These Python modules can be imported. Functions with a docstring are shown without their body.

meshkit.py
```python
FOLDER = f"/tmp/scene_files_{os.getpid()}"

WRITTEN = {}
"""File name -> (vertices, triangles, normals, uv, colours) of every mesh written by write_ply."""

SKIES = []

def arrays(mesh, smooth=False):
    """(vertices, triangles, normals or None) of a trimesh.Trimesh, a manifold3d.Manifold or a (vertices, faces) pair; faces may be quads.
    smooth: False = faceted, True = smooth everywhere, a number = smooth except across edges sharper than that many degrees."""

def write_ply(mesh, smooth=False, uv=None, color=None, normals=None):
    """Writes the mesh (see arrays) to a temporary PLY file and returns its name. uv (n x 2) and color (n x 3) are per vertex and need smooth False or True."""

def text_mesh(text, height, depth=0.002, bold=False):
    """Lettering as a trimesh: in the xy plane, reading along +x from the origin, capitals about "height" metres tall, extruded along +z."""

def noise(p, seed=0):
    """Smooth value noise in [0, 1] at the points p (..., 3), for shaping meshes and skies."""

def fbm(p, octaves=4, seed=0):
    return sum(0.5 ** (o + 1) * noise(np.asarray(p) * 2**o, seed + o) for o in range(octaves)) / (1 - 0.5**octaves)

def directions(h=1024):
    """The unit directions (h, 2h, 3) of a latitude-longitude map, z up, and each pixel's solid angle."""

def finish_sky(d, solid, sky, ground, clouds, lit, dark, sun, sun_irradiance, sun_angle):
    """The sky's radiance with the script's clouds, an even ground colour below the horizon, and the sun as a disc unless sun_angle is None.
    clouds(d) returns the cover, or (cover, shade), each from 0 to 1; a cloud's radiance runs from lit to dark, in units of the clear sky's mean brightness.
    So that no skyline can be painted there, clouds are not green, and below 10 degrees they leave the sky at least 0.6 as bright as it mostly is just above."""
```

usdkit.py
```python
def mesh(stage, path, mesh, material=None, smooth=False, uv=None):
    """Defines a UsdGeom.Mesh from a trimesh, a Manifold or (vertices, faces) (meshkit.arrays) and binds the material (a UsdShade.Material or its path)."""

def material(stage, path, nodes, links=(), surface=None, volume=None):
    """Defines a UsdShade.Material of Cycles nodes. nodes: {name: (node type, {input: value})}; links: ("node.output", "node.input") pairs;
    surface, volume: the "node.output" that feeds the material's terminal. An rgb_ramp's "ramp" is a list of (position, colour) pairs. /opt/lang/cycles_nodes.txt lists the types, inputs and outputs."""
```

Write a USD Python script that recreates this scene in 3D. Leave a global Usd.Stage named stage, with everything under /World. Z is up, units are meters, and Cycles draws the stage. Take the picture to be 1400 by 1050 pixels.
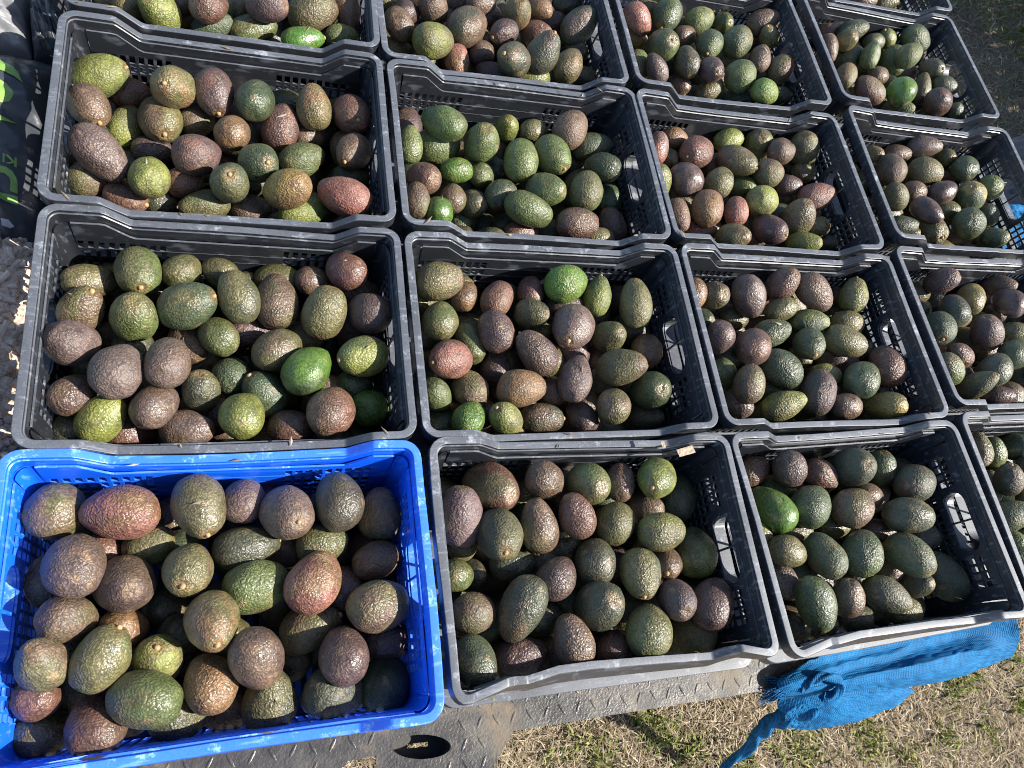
import math, numpy as np, trimesh, usdkit, meshkit
from shapely.geometry import Polygon, box as sbox, Point
from shapely import affinity, union_all
from pxr import Usd, UsdGeom, UsdLux, UsdShade, Sdf, Gf, Vt

stage = Usd.Stage.CreateInMemory()
UsdGeom.SetStageUpAxis(stage, UsdGeom.Tokens.z)
UsdGeom.SetStageMetersPerUnit(stage, 1.0)
UsdGeom.Xform.Define(stage, '/World')
stage.SetDefaultPrim(stage.GetPrimAtPath('/World'))
T = Sdf.ValueTypeNames

# ------------------------------------------------------------------ camera, sky, sun, exposure
CAM = np.array([0.017829, -0.152626, 0.949169])
YAW, PITCH, ROLL, FPX = 0.732623, 1.049442, 0.647460, 1023.71
EXPOSURE = 1.42
SUN_TO = np.array([1.0, -0.36, 0.86]); SUN_TO = SUN_TO / np.linalg.norm(SUN_TO)
SUN_I, SKY = 1.15, 0.078
_cy, _sy, _cp, _sp = math.cos(YAW), math.sin(YAW), math.cos(PITCH), math.sin(PITCH)
FWD = np.array([_sy * _cp, _cy * _cp, -_sp]); _r0 = np.array([_cy, -_sy, 0.0]); _u0 = np.cross(_r0, FWD)
RIGHT = math.cos(ROLL) * _r0 + math.sin(ROLL) * _u0
UP = -math.sin(ROLL) * _r0 + math.cos(ROLL) * _u0
cam = UsdGeom.Camera.Define(stage, '/World/camera')
M = np.eye(4); M[0, :3], M[1, :3], M[2, :3], M[3, :3] = RIGHT, UP, -FWD, CAM
cam.AddTransformOp().Set(Gf.Matrix4d(M.tolist()))
cam.CreateHorizontalApertureAttr(36.0); cam.CreateVerticalApertureAttr(27.0)
cam.CreateFocalLengthAttr(36.0 * FPX / 1400.0)
cam.CreateClippingRangeAttr(Gf.Vec2f(0.02, 500.0))
cam.CreateExposureAttr(EXPOSURE)

sky = UsdLux.DomeLight.Define(stage, '/World/sky')
skymat = usdkit.material(stage, '/World/Looks/sky_air', {
    'sky': ('sky_texture', {'sky_type': 'single_scattering', 'sun_disc': False, 'sun_elevation': math.asin(SUN_TO[2]),
                            'sun_rotation': math.atan2(SUN_TO[0], SUN_TO[1]), 'altitude': 200.0}),
    'bg': ('background_shader', {'strength': SKY})}, [('sky.color', 'bg.color')], surface='bg.background')
UsdShade.MaterialBindingAPI.Apply(sky.GetPrim()).Bind(skymat)
sky.GetPrim().SetCustomDataByKey('kind', 'structure')
sun = UsdLux.DistantLight.Define(stage, '/World/sun')
sun.CreateIntensityAttr(SUN_I); sun.CreateAngleAttr(0.5); sun.CreateNormalizeAttr(True); sun.CreateColorAttr(Gf.Vec3f(1.0, 0.95, 0.87))
_z = SUN_TO; _x = np.cross([0, 0, 1.0], _z); _x /= np.linalg.norm(_x); _y = np.cross(_z, _x)
M2 = np.eye(4); M2[0, :3], M2[1, :3], M2[2, :3] = _x, _y, _z
sun.AddTransformOp().Set(Gf.Matrix4d(M2.tolist()))


def ray(u, v):
    """Direction through a point of the 1400 x 1050 photograph, unit length along the view axis."""
    return FWD + RIGHT * ((u - 700.0) / FPX) + UP * ((525.0 - v) / FPX)


def at(u, v, z):
    d = ray(u, v)
    return CAM + d * ((z - CAM[2]) / d[2])


# ------------------------------------------------------------------ helpers
used = {}


def numbered(parent, name):
    k = used.get((parent, name), -1) + 1
    used[(parent, name)] = k
    return parent + '/' + (name if k == 0 else '%s_%03d' % (name, k))


def tag(p, label=None, cat=None, group=None, kind=None):
    p = p.GetPrim() if hasattr(p, 'GetPrim') else p
    for k, v in (('label', label), ('category', cat), ('group', group), ('kind', kind)):
        if v:
            p.SetCustomDataByKey(k, v)
    return p


def thing(name, loc=(0, 0, 0), rz=0.0, **kw):
    x = UsdGeom.Xform.Define(stage, numbered('/World', name))
    x.AddTranslateOp().Set(Gf.Vec3d(*map(float, loc)))
    if rz:
        x.AddRotateZOp().Set(math.degrees(rz))
    tag(x, **kw)
    return str(x.GetPath())


def put(name, mesh, mat, parent='/World', smooth=False, color=None, loc=None, **kw):
    path = numbered(parent, name)
    m = usdkit.mesh(stage, path, mesh, mat, smooth=smooth)
    if loc is not None:
        m.AddTranslateOp().Set(Gf.Vec3d(*map(float, loc)))
    if color is not None:
        UsdGeom.PrimvarsAPI(m).CreatePrimvar('skin', T.Color3fArray, 'vertex').Set(Vt.Vec3fArray.FromNumpy(np.asarray(color, np.float32)))
    tag(m, **kw)
    return path


def cat(ms):
    return trimesh.util.concatenate(ms)


def bx(cx, cy, cz, sx, sy, sz):
    m = trimesh.creation.box([sx, sy, sz]); m.apply_translation([cx, cy, cz]); return m


def extrude(poly, h):
    gs = getattr(poly, 'geoms', [poly])
    return cat([trimesh.creation.extrude_polygon(g, h, engine='earcut') for g in gs if g.area > 1e-9])


def sweep(path, normals, sec, closed=True):
    """Sweeps a closed section of (outward, up) points along 3-D path points with horizontal outward normals."""
    P, N, s = np.asarray(path), np.asarray(normals), np.asarray(sec)
    n, k = len(P), len(s)
    V = P[:, None, :] + N[:, None, :] * s[None, :, :1] + np.array([0, 0, 1.0]) * s[None, :, 1:]
    F = []
    for i in range(n if closed else n - 1):
        j = (i + 1) % n
        for a in range(k):
            b = (a + 1) % k
            F += [[i * k + a, j * k + a, j * k + b], [i * k + a, j * k + b, i * k + b]]
    if not closed:
        for a in range(1, k - 1):
            F += [[0, a, a + 1], [(n - 1) * k, (n - 1) * k + a + 1, (n - 1) * k + a]]
    m = trimesh.Trimesh(V.reshape(-1, 3), F, process=False)
    if m.volume < 0:
        m.invert()
    return m


# ------------------------------------------------------------------ materials
def plastic(name, base, dust, dusty, rough):
    return usdkit.material(stage, '/World/Looks/' + name, {
        'g': ('geometry', {}),
        'n1': ('noise_texture', {'scale': 9.0, 'detail': 5.0, 'roughness': 0.65}),
        'n2': ('noise_texture', {'scale': 420.0, 'detail': 3.0, 'roughness': 0.6}),
        'mp': ('mapping', {'scale': (25.0, 160.0, 60.0), 'rotation': (0.0, 0.0, 0.5)}),
        'n3': ('noise_texture', {'scale': 1.0, 'detail': 2.0}),
        'sx': ('separate_xyz', {}),
        'up': ('map_range', {'from_min': 0.35, 'from_max': 0.98, 'to_min': 0.06, 'to_max': 1.0, 'clamp': True}),
        'r1': ('rgb_ramp', {'ramp': [(0.30, (0.55, 0.55, 0.55)), (0.55, (0.8, 0.8, 0.8)), (0.74, (1, 1, 1))]}),
        'r2': ('rgb_ramp', {'ramp': [(0.35, (0.72, 0.72, 0.72)), (0.65, (1, 1, 1))]}),
        'r3': ('rgb_ramp', {'ramp': [(0.58, (0, 0, 0)), (0.70, (1, 1, 1))]}),
        'm1': ('math', {'math_type': 'multiply'}), 'm2': ('math', {'math_type': 'multiply'}), 'm3': ('math', {'math_type': 'multiply', 'value2': dusty}),
        's3': ('math', {'math_type': 'multiply', 'value2': 0.35}), 'add': ('math', {'math_type': 'add', 'use_clamp': True}),
        'mix': ('mix', {'color1': base, 'color2': dust}),
        'n4': ('noise_texture', {'scale': 38.0, 'detail': 8.0, 'roughness': 0.78}), 'r4': ('rgb_ramp', {'ramp': [(0.56, (0, 0, 0)), (0.64, (0.55, 0.55, 0.55)), (0.75, (0.85, 0.85, 0.85))]}),
        'm4': ('math', {'math_type': 'multiply'}), 'scuff': ('mix', {'color2': tuple(min(0.8, c * 1.5 + 0.12) for c in dust)}),
        'rr': ('map_range', {'from_min': 0.0, 'from_max': 0.8, 'to_min': rough, 'to_max': rough + 0.3, 'clamp': True}),
        'b': ('bump', {'distance': 0.0002, 'strength': 0.5}),
        'p': ('principled_bsdf', {'specular_ior_level': 0.55}),
    }, [('g.position', 'n1.vector'), ('g.position', 'n2.vector'), ('g.position', 'mp.vector'), ('mp.vector', 'n3.vector'),
        ('g.normal', 'sx.vector'), ('sx.z', 'up.value'), ('n1.fac', 'r1.fac'), ('n2.fac', 'r2.fac'), ('n3.fac', 'r3.fac'),
        ('r1.color', 'm1.value1'), ('r2.color', 'm1.value2'), ('m1.value', 'm2.value1'), ('up.result', 'm2.value2'), ('m2.value', 'm3.value1'),
        ('r3.color', 's3.value1'), ('s3.value', 'add.value1'), ('m3.value', 'add.value2'), ('add.value', 'mix.fac'), ('mix.color', 'scuff.color1'), ('g.position', 'n4.vector'), ('n4.fac', 'r4.fac'), ('r4.color', 'm4.value1'), ('up.result', 'm4.value2'), ('m4.value', 'scuff.fac'), ('scuff.color', 'p.base_color'),
        ('add.value', 'rr.value'), ('rr.result', 'p.roughness'), ('n2.fac', 'b.height'), ('b.normal', 'p.normal')], surface='p.BSDF')


M_BLACK = plastic('black_plastic', (0.012, 0.013, 0.016), (0.145, 0.158, 0.185), 0.75, 0.27)
M_BLUE = plastic('blue_plastic', (0.004, 0.105, 0.78), (0.16, 0.34, 0.72), 0.34, 0.27)


def skin_material(name, bump_mm, rough):
    return usdkit.material(stage, '/World/Looks/' + name, {
        'a': ('attribute', {'attribute': 'skin'}),
        'g': ('geometry', {}),
        'w': ('noise_texture', {'scale': 120.0, 'detail': 1.0}),
        'wm': ('mix', {'mix_type': 'linear_light', 'fac': 0.004}),
        'v': ('voronoi_texture', {'scale': 320.0, 'feature': 'f1'}),
        'n': ('noise_texture', {'scale': 380.0, 'detail': 2.0, 'roughness': 0.6}),
        'n2': ('noise_texture', {'scale': 60.0, 'detail': 4.0, 'roughness': 0.65}),
        'vr': ('map_range', {'from_min': 0.05, 'from_max': 0.8, 'to_min': 1.0, 'to_max': 0.0, 'clamp': True}),
        'h': ('math', {'math_type': 'multiply_add', 'value2': 0.55}),
        'hv': ('rgb_ramp', {'ramp': [(0.0, (0.58, 0.58, 0.58)), (0.5, (0.92, 0.92, 0.92)), (1.0, (1.35, 1.32, 1.25))]}),
        'c1': ('mix', {'mix_type': 'multiply', 'fac': 1.0}),
        'r2': ('rgb_ramp', {'ramp': [(0.3, (0.72, 0.74, 0.72)), (0.6, (1.1, 1.1, 1.1)), (0.75, (1.35, 1.25, 1.1))]}),
        'c2': ('mix', {'mix_type': 'multiply', 'fac': 1.0}),
        'rr': ('map_range', {'from_min': 0.3, 'from_max': 0.7, 'to_min': rough - 0.06, 'to_max': rough + 0.14, 'clamp': True}),
        'b': ('bump', {'distance': bump_mm * 0.001, 'strength': 0.9}),
        'p': ('principled_bsdf', {'specular_ior_level': 0.6}),
    }, [('g.position', 'w.vector'), ('g.position', 'wm.color1'), ('w.color', 'wm.color2'), ('wm.color', 'v.vector'), ('g.position', 'n.vector'), ('g.position', 'n2.vector'),
        ('v.distance', 'vr.value'), ('n.fac', 'h.value1'), ('vr.result', 'h.value3'), ('h.value', 'b.height'), ('b.normal', 'p.normal'),
        ('vr.result', 'hv.fac'), ('a.color', 'c1.color1'), ('hv.color', 'c1.color2'), ('c1.color', 'c2.color1'), ('n2.fac', 'r2.fac'), ('r2.color', 'c2.color2'),
        ('c2.color', 'p.base_color'), ('n2.fac', 'rr.value'), ('rr.result', 'p.roughness')], surface='p.BSDF')


M_SKINS = [skin_material('pebbled_avocado_skin', 1.05, 0.42), skin_material('avocado_skin', 0.75, 0.40), skin_material('dull_avocado_skin', 0.85, 0.52)]
M_SKIN = M_SKINS[1]
M_SMOOTH = skin_material('smooth_avocado_skin', 0.40, 0.34)


def simple(name, c1, c2, scale, rough, bump=0.001, metallic=0.0, bscale=None):
    return usdkit.material(stage, '/World/Looks/' + name, {
        'g': ('geometry', {}), 'n': ('noise_texture', {'scale': scale, 'detail': 6.0, 'roughness': 0.65}),
        'n2': ('noise_texture', {'scale': bscale or scale * 6, 'detail': 3.0}),
        'r': ('rgb_ramp', {'ramp': [(0.3, c1), (0.7, c2)]}), 'b': ('bump', {'distance': bump, 'strength': 0.7}),
        'p': ('principled_bsdf', {'roughness': rough, 'metallic': metallic})},
        [('g.position', 'n.vector'), ('g.position', 'n2.vector'), ('n.fac', 'r.fac'), ('r.color', 'p.base_color'), ('n2.fac', 'b.height'), ('b.normal', 'p.normal')], surface='p.BSDF')


M_STEM = simple('stem_wood', (0.26, 0.155, 0.07), (0.40, 0.27, 0.13), 300.0, 0.7, 0.0004)
M_STEEL = usdkit.material(stage, '/World/Looks/dusty_tread_steel', {
    'g': ('geometry', {}), 'n': ('noise_texture', {'scale': 22.0, 'detail': 7.0, 'roughness': 0.7}), 'n2': ('noise_texture', {'scale': 9.0, 'detail': 6.0, 'roughness': 0.7}), 'n3': ('noise_texture', {'scale': 300.0, 'detail': 3.0}),
    'r': ('rgb_ramp', {'ramp': [(0.3, (0.030, 0.030, 0.030)), (0.52, (0.060, 0.057, 0.054)), (0.7, (0.12, 0.107, 0.09))]}),
    'r2': ('rgb_ramp', {'ramp': [(0.53, (0, 0, 0)), (0.66, (0.85, 0.85, 0.85))]}), 'mud': ('mix', {'color2': (0.18, 0.145, 0.105)}),
    'rr': ('map_range', {'from_min': 0.4, 'from_max': 0.65, 'to_min': 0.34, 'to_max': 0.8, 'clamp': True}),
    'b': ('bump', {'distance': 0.0009, 'strength': 0.8}), 'p': ('principled_bsdf', {'metallic': 0.3})},
    [('g.position', 'n.vector'), ('g.position', 'n2.vector'), ('g.position', 'n3.vector'), ('n.fac', 'r.fac'), ('n2.fac', 'r2.fac'), ('r2.color', 'mud.fac'), ('r.color', 'mud.color1'), ('mud.color', 'p.base_color'),
     ('n2.fac', 'rr.value'), ('rr.result', 'p.roughness'), ('n3.fac', 'b.height'), ('b.normal', 'p.normal')], surface='p.BSDF')
M_RUST = simple('rusty_steel', (0.10, 0.045, 0.025), (0.26, 0.13, 0.07), 30.0, 0.75, 0.001)
M_SOIL = usdkit.material(stage, '/World/Looks/dry_soil', {
    'g': ('geometry', {}), 'n': ('noise_texture', {'scale': 2.2, 'detail': 7.0, 'roughness': 0.7}), 'n2': ('noise_texture', {'scale': 55.0, 'detail': 6.0, 'roughness': 0.7}),
    'r': ('rgb_ramp', {'ramp': [(0.30, (0.11, 0.082, 0.058)), (0.5, (0.22, 0.17, 0.12)), (0.7, (0.36, 0.29, 0.21))]}),
    'r2': ('rgb_ramp', {'ramp': [(0.3, (0.45, 0.45, 0.45)), (0.7, (1.25, 1.25, 1.25))]}),
    'c': ('mix', {'mix_type': 'multiply', 'fac': 1.0}), 'b': ('bump', {'distance': 0.02, 'strength': 1.0}), 'p': ('principled_bsdf', {'roughness': 0.95})},
    [('g.position', 'n.vector'), ('g.position', 'n2.vector'), ('n.fac', 'r.fac'), ('n2.fac', 'r2.fac'), ('r.color', 'c.color1'), ('r2.color', 'c.color2'), ('c.color', 'p.base_color'),
     ('n2.fac', 'b.height'), ('b.normal', 'p.normal')], surface='p.BSDF')


def blade(name):
    return usdkit.material(stage, '/World/Looks/' + name, {
        'a': ('attribute', {'attribute': 'skin'}), 'd': ('diffuse_bsdf', {}), 't': ('translucent_bsdf', {}), 'm': ('mix_closure', {'fac': 0.3})},
        [('a.color', 'd.color'), ('a.color', 't.color'), ('d.BSDF', 'm.closure1'), ('t.BSDF', 'm.closure2')], surface='m.closure')


M_BLADE = blade('dry_grass_blades')
M_LEAF = blade('shrub_leaves')
M_NET = usdkit.material(stage, '/World/Looks/blue_knit_netting', {
    'g': ('texture_coordinate', {}), 'uv': ('attribute', {'attribute': 'skin'}),
    'w1': ('wave_texture', {'scale': 85.0, 'bands_direction': 'x', 'distortion': 0.8, 'detail': 2.0, 'detail_scale': 3.0}),
    'w2': ('wave_texture', {'scale': 110.0, 'bands_direction': 'y', 'distortion': 0.8, 'detail': 2.0, 'detail_scale': 3.0}),
    'ad': ('mix_float', {'fac': 0.35}), 'pos': ('geometry', {}),
    'n': ('noise_texture', {'scale': 40.0, 'detail': 4.0}),
    'r': ('rgb_ramp', {'ramp': [(0.3, (0.004, 0.085, 0.22)), (0.7, (0.008, 0.145, 0.34))]}),
    'k': ('rgb_ramp', {'ramp': [(0.0, (0.45, 0.45, 0.45)), (0.6, (1.2, 1.2, 1.2))]}),
    'c': ('mix', {'mix_type': 'multiply', 'fac': 1.0}),
    'b': ('bump', {'distance': 0.0008, 'strength': 0.6}), 'p': ('principled_bsdf', {'roughness': 0.75, 'specular_ior_level': 0.2}),
    't': ('translucent_bsdf', {}), 'mx': ('mix_closure', {'fac': 0.12})},
    [('pos.position', 'w1.vector'), ('pos.position', 'w2.vector'), ('pos.position', 'n.vector'), ('w1.fac', 'ad.a'), ('w2.fac', 'ad.b'), ('n.fac', 'r.fac'), ('ad.result', 'k.fac'),
     ('r.color', 'c.color1'), ('k.color', 'c.color2'), ('c.color', 'p.base_color'), ('c.color', 't.color'), ('ad.result', 'b.height'), ('b.normal', 'p.normal'),
     ('p.BSDF', 'mx.closure1'), ('t.BSDF', 'mx.closure2')], surface='mx.closure')
M_BAG = simple('black_film', (0.028, 0.031, 0.036), (0.05, 0.054, 0.06), 20.0, 0.34, 0.002, 0.0, 30.0)
M_SILVER = simple('pale_grey_film', (0.13, 0.135, 0.14), (0.22, 0.22, 0.23), 15.0, 0.3, 0.003, 0.0, 20.0)
M_LIME = simple('lime_print', (0.16, 0.28, 0.06), (0.21, 0.34, 0.08), 20.0, 0.35, 0.0003)
M_GREYPRINT = simple('grey_print', (0.45, 0.46, 0.47), (0.5, 0.5, 0.5), 20.0, 0.4, 0.0003)
M_PELLET = simple('wood_pellet', (0.42, 0.32, 0.25), (0.60, 0.49, 0.40), 60.0, 0.7, 0.0006)
M_DARK = simple('dark_pocket_steel', (0.03, 0.03, 0.03), (0.06, 0.055, 0.05), 30.0, 0.7, 0.001)
M_PAPER = simple('old_paper', (0.24, 0.18, 0.125), (0.40, 0.32, 0.24), 90.0, 0.8, 0.0004)
M_BARK = simple('bark', (0.06, 0.045, 0.03), (0.13, 0.10, 0.07), 30.0, 0.9, 0.004)
M_GREYCLOTH = simple('grey_cloth', (0.06, 0.065, 0.075), (0.10, 0.105, 0.115), 12.0, 0.85, 0.003)

# ------------------------------------------------------------------ ground and trailer bed
Z_BED, Z_GROUND, CR_H = -0.245, -0.62, 0.24
rng = np.random.default_rng(7)


def ground_height(x, y):
    p = np.stack([np.asarray(x) * 5.0, np.asarray(y) * 5.0, np.zeros_like(np.asarray(x, float))], -1)
    return Z_GROUND + 0.03 * (meshkit.fbm(p, 3, 4) - 0.5)


gx = np.concatenate([[-60, -25, -10, -5], np.linspace(-2.5, 4.5, 120), [6, 10, 25, 60]])
gy = np.concatenate([[-60, -25, -10, -5], np.linspace(-2.5, 4.5, 120), [6, 10, 25, 60]])
GX, GY = np.meshgrid(gx, gy, indexing='ij')
GZ = ground_height(GX, GY)
n0 = len(gx); idx = np.arange(n0 * n0).reshape(n0, n0)
put('ground', (np.stack([GX, GY, GZ], -1).reshape(-1, 3), np.stack([idx[:-1, :-1], idx[1:, :-1], idx[1:, 1:], idx[:-1, 1:]], -1).reshape(-1, 4)), M_SOIL, smooth=True, kind='structure')


def blades(base, n, hmin, hmax, width, lean, cols, seed):
    """n thin bent two-quad blades rooted near the given points."""
    g = np.random.default_rng(seed)
    b = base[g.integers(0, len(base), n)] if len(base) != n else base
    h = g.uniform(hmin, hmax, n); az = g.uniform(0, 2 * np.pi, n); ln = g.uniform(*lean, n)
    d = np.stack([np.cos(az) * np.sin(ln), np.sin(az) * np.sin(ln), np.cos(ln)], -1)
    d2 = np.stack([np.cos(az) * np.sin(np.minimum(ln + 0.5, 1.62)), np.sin(az) * np.sin(np.minimum(ln + 0.5, 1.62)), np.cos(np.minimum(ln + 0.5, 1.62))], -1)
    s = np.stack([-np.sin(az), np.cos(az), g.uniform(-0.4, 0.4, n)], -1) * (width * g.uniform(0.6, 1.3, n))[:, None]
    p1 = b + d * (h * 0.55)[:, None]; p2 = p1 + d2 * (h * 0.45)[:, None]
    V = np.stack([b - s, b + s, p1 - s * 0.8, p1 + s * 0.8, p2], 1).reshape(-1, 3)
    k = np.arange(n)[:, None] * 5
    F = np.concatenate([k + [0, 1, 3], k + [0, 3, 2], k + [2, 3, 4]], 0)
    C = np.repeat(cols[g.integers(0, len(cols), n)] * g.uniform(0.7, 1.25, (n, 1)), 5, 0)
    return V, F, C


def on_ground(pts):
    q = np.array(pts); return np.stack([q[:, 0], q[:, 1], ground_height(q[:, 0], q[:, 1])], -1)


def px_area(u0, u1, v0, v1, n, seed):
    g = np.random.default_rng(seed); out = []
    for _ in range(n):
        out.append(at(g.uniform(u0, u1), g.uniform(v0, v1), Z_GROUND))
    return np.array(out)


STRAW = np.array([[0.44, 0.36, 0.25], [0.36, 0.29, 0.20], [0.56, 0.48, 0.36], [0.25, 0.19, 0.125], [0.33, 0.29, 0.18]])
GREEN = np.array([[0.15, 0.18, 0.045], [0.24, 0.26, 0.08], [0.10, 0.13, 0.035], [0.32, 0.30, 0.13]])
near = on_ground(px_area(560, 1560, 820, 1160, 24000, 3))
far = on_ground(px_area(1180, 1520, -140, 420, 30000, 4))
left = on_ground(px_area(-160, 560, 1000, 1160, 2500, 41))
parts = [blades(near, len(near), 0.012, 0.05, 0.0010, (0.8, 1.5), STRAW, 1), blades(left, len(left), 0.012, 0.05, 0.0011, (0.9, 1.55), STRAW, 12),
         blades(far, len(far), 0.02, 0.06, 0.0013, (0.8, 1.5), STRAW, 2)]
tuft_px = [(905, 1000), (940, 1030), (880, 985), (800, 1020), (1110, 1035), (1080, 1020), (1190, 1015), (1180, 1000), (1320, 930), (1300, 945), (1375, 900), (1350, 1000), (1240, 1040), (1010, 1045), (830, 1040), (760, 1040), (1390, 960), (1290, 1010)]
tg = np.random.default_rng(5)
for k, (u, v) in enumerate(tuft_px):
    c = at(u, v, Z_GROUND); n = int(tg.integers(30, 90))
    pts = on_ground(c[None, :2] + tg.normal(0, 0.022, (n, 2)))
    parts.append(blades(pts, n, 0.015, 0.05, 0.0022, (0.3, 1.3), GREEN, 50 + k))
gp = on_ground(px_area(1180, 1520, -140, 420, 22000, 6)); keep = meshkit.fbm(np.c_[gp[:, :2] * 3.0, np.zeros(len(gp))], 3, 9) > 0.46
gp = gp[keep]
parts.append(blades(gp, len(gp), 0.02, 0.055, 0.0017, (0.5, 1.4), np.array([[0.22, 0.23, 0.08], [0.30, 0.28, 0.12], [0.16, 0.18, 0.055]]), 8))
V, F, C, o = [], [], [], 0
for v, f, c in parts:
    V.append(v); F.append(f + o); C.append(c); o += len(v)
put('grass', trimesh.Trimesh(np.vstack(V), np.vstack(F), process=False), M_BLADE, color=np.vstack(C),
    label='dry straw and short green grass over bare soil around the trailer', cat='grass', kind='stuff')

bed = thing('trailer_bed', (0, 0, 0), label='dusty tread plate bed of the trailer under all the crates', cat='trailer')
A, B, Cc = at(1065, 941, Z_BED)[:2], at(704, 999, Z_BED)[:2], at(668, 1060, Z_BED)[:2]
dAB = (A - B) / np.linalg.norm(A - B); nAB = np.array([-dAB[1], dAB[0]])
E0 = at(1270, 898, Z_BED)[:2]; E0 = B + dAB * ((E0 - B) @ dAB); E1 = B + dAB * ((1.68 - B[0]) / dAB[0])
D0 = B + nAB * 0.0
deck = Polygon([B, E0, E0 + nAB * 0.13, E1 + nAB * 0.13, E1 + nAB * 2.6, B + nAB * 2.6 - dAB * 1.6, B - dAB * 1.6 - nAB * 0.02, B - dAB * 0.0])
tail = Polygon([B + nAB * 0.002, Cc + (Cc - B) * 0.6, Cc + (Cc - B) * 0.6 - dAB * 1.2, B - dAB * 1.6 + nAB * 0.002])
notch = Polygon([at(u, v, Z_BED)[:2] for u, v in ((462, 1056), (476, 1041), (514, 1033), (517, 1120), (440, 1120))])
slot = affinity.rotate(affinity.scale(Point(0, 0).buffer(1, 24), 0.043, 0.016), math.degrees(math.atan2(dAB[1], dAB[0])) - 8, origin=(0, 0))
sc = at(577, 1021, Z_BED)[:2]
slot = affinity.translate(slot, sc[0], sc[1])
deck = deck.union(tail).difference(notch).difference(slot)
dk = extrude(deck, 0.006); dk.apply_translation([0, 0, Z_BED - 0.006]); put('deck_plate', dk, M_STEEL, bed)
RL = float((E0 - B) @ dAB) + 0.1
rail = cat([bx(0, 0, 0, RL, 0.05, 0.09)]); rail.apply_transform(trimesh.transformations.rotation_matrix(math.atan2(dAB[1], dAB[0]), [0, 0, 1]))
mid = (B - dAB * 0.1 + E0) / 2 + nAB * 0.032
rail.apply_translation([mid[0], mid[1], Z_BED - 0.0525]); put('side_rail', rail, M_RUST, bed)
pocket = cat([extrude(slot.buffer(0.006).difference(slot.buffer(0.001)), 0.035)]); pocket.apply_translation([0, 0, Z_BED - 0.043]); 
slit = affinity.translate(affinity.rotate(sbox(-0.016, -0.003, 0.016, 0.003), math.degrees(math.atan2(dAB[1], dAB[0])) - 2, origin=(0, 0)), sc[0] + 0.002, sc[1] + 0.001)
pb = extrude(slot.buffer(0.005).difference(slit), 0.003); pb.apply_translation([0, 0, Z_BED - 0.046]); pocket = cat([pocket, pb])
put('tie_down_pocket', pocket, M_DARK, bed)
# raised tread bars, alternating at +-45 degrees
bars = []
proto = trimesh.creation.icosphere(1, 1.0); proto.vertices *= [0.0105, 0.0026, 0.0013]; proto = proto.slice_plane([0, 0, 0], [0, 0, 1])
zone = deck.buffer(-0.014)
ang0 = math.atan2(dAB[1], dAB[0])
for i in range(-36, 72):
    for j in range(-6, 12):
        p = B + dAB * (i * 0.027) + nAB * (j * 0.027 - 0.008)
        if zone.contains(Point(p)):
            m = proto.copy(); m.apply_transform(trimesh.transformations.rotation_matrix(ang0 + math.radians(60 if (i + j) % 2 else -30 + 150), [0, 0, 1])); m.apply_translation([p[0], p[1], Z_BED - 0.0002]); bars.append(m)
put('tread_pattern', cat(bars), M_STEEL, bed, kind='stuff')

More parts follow.
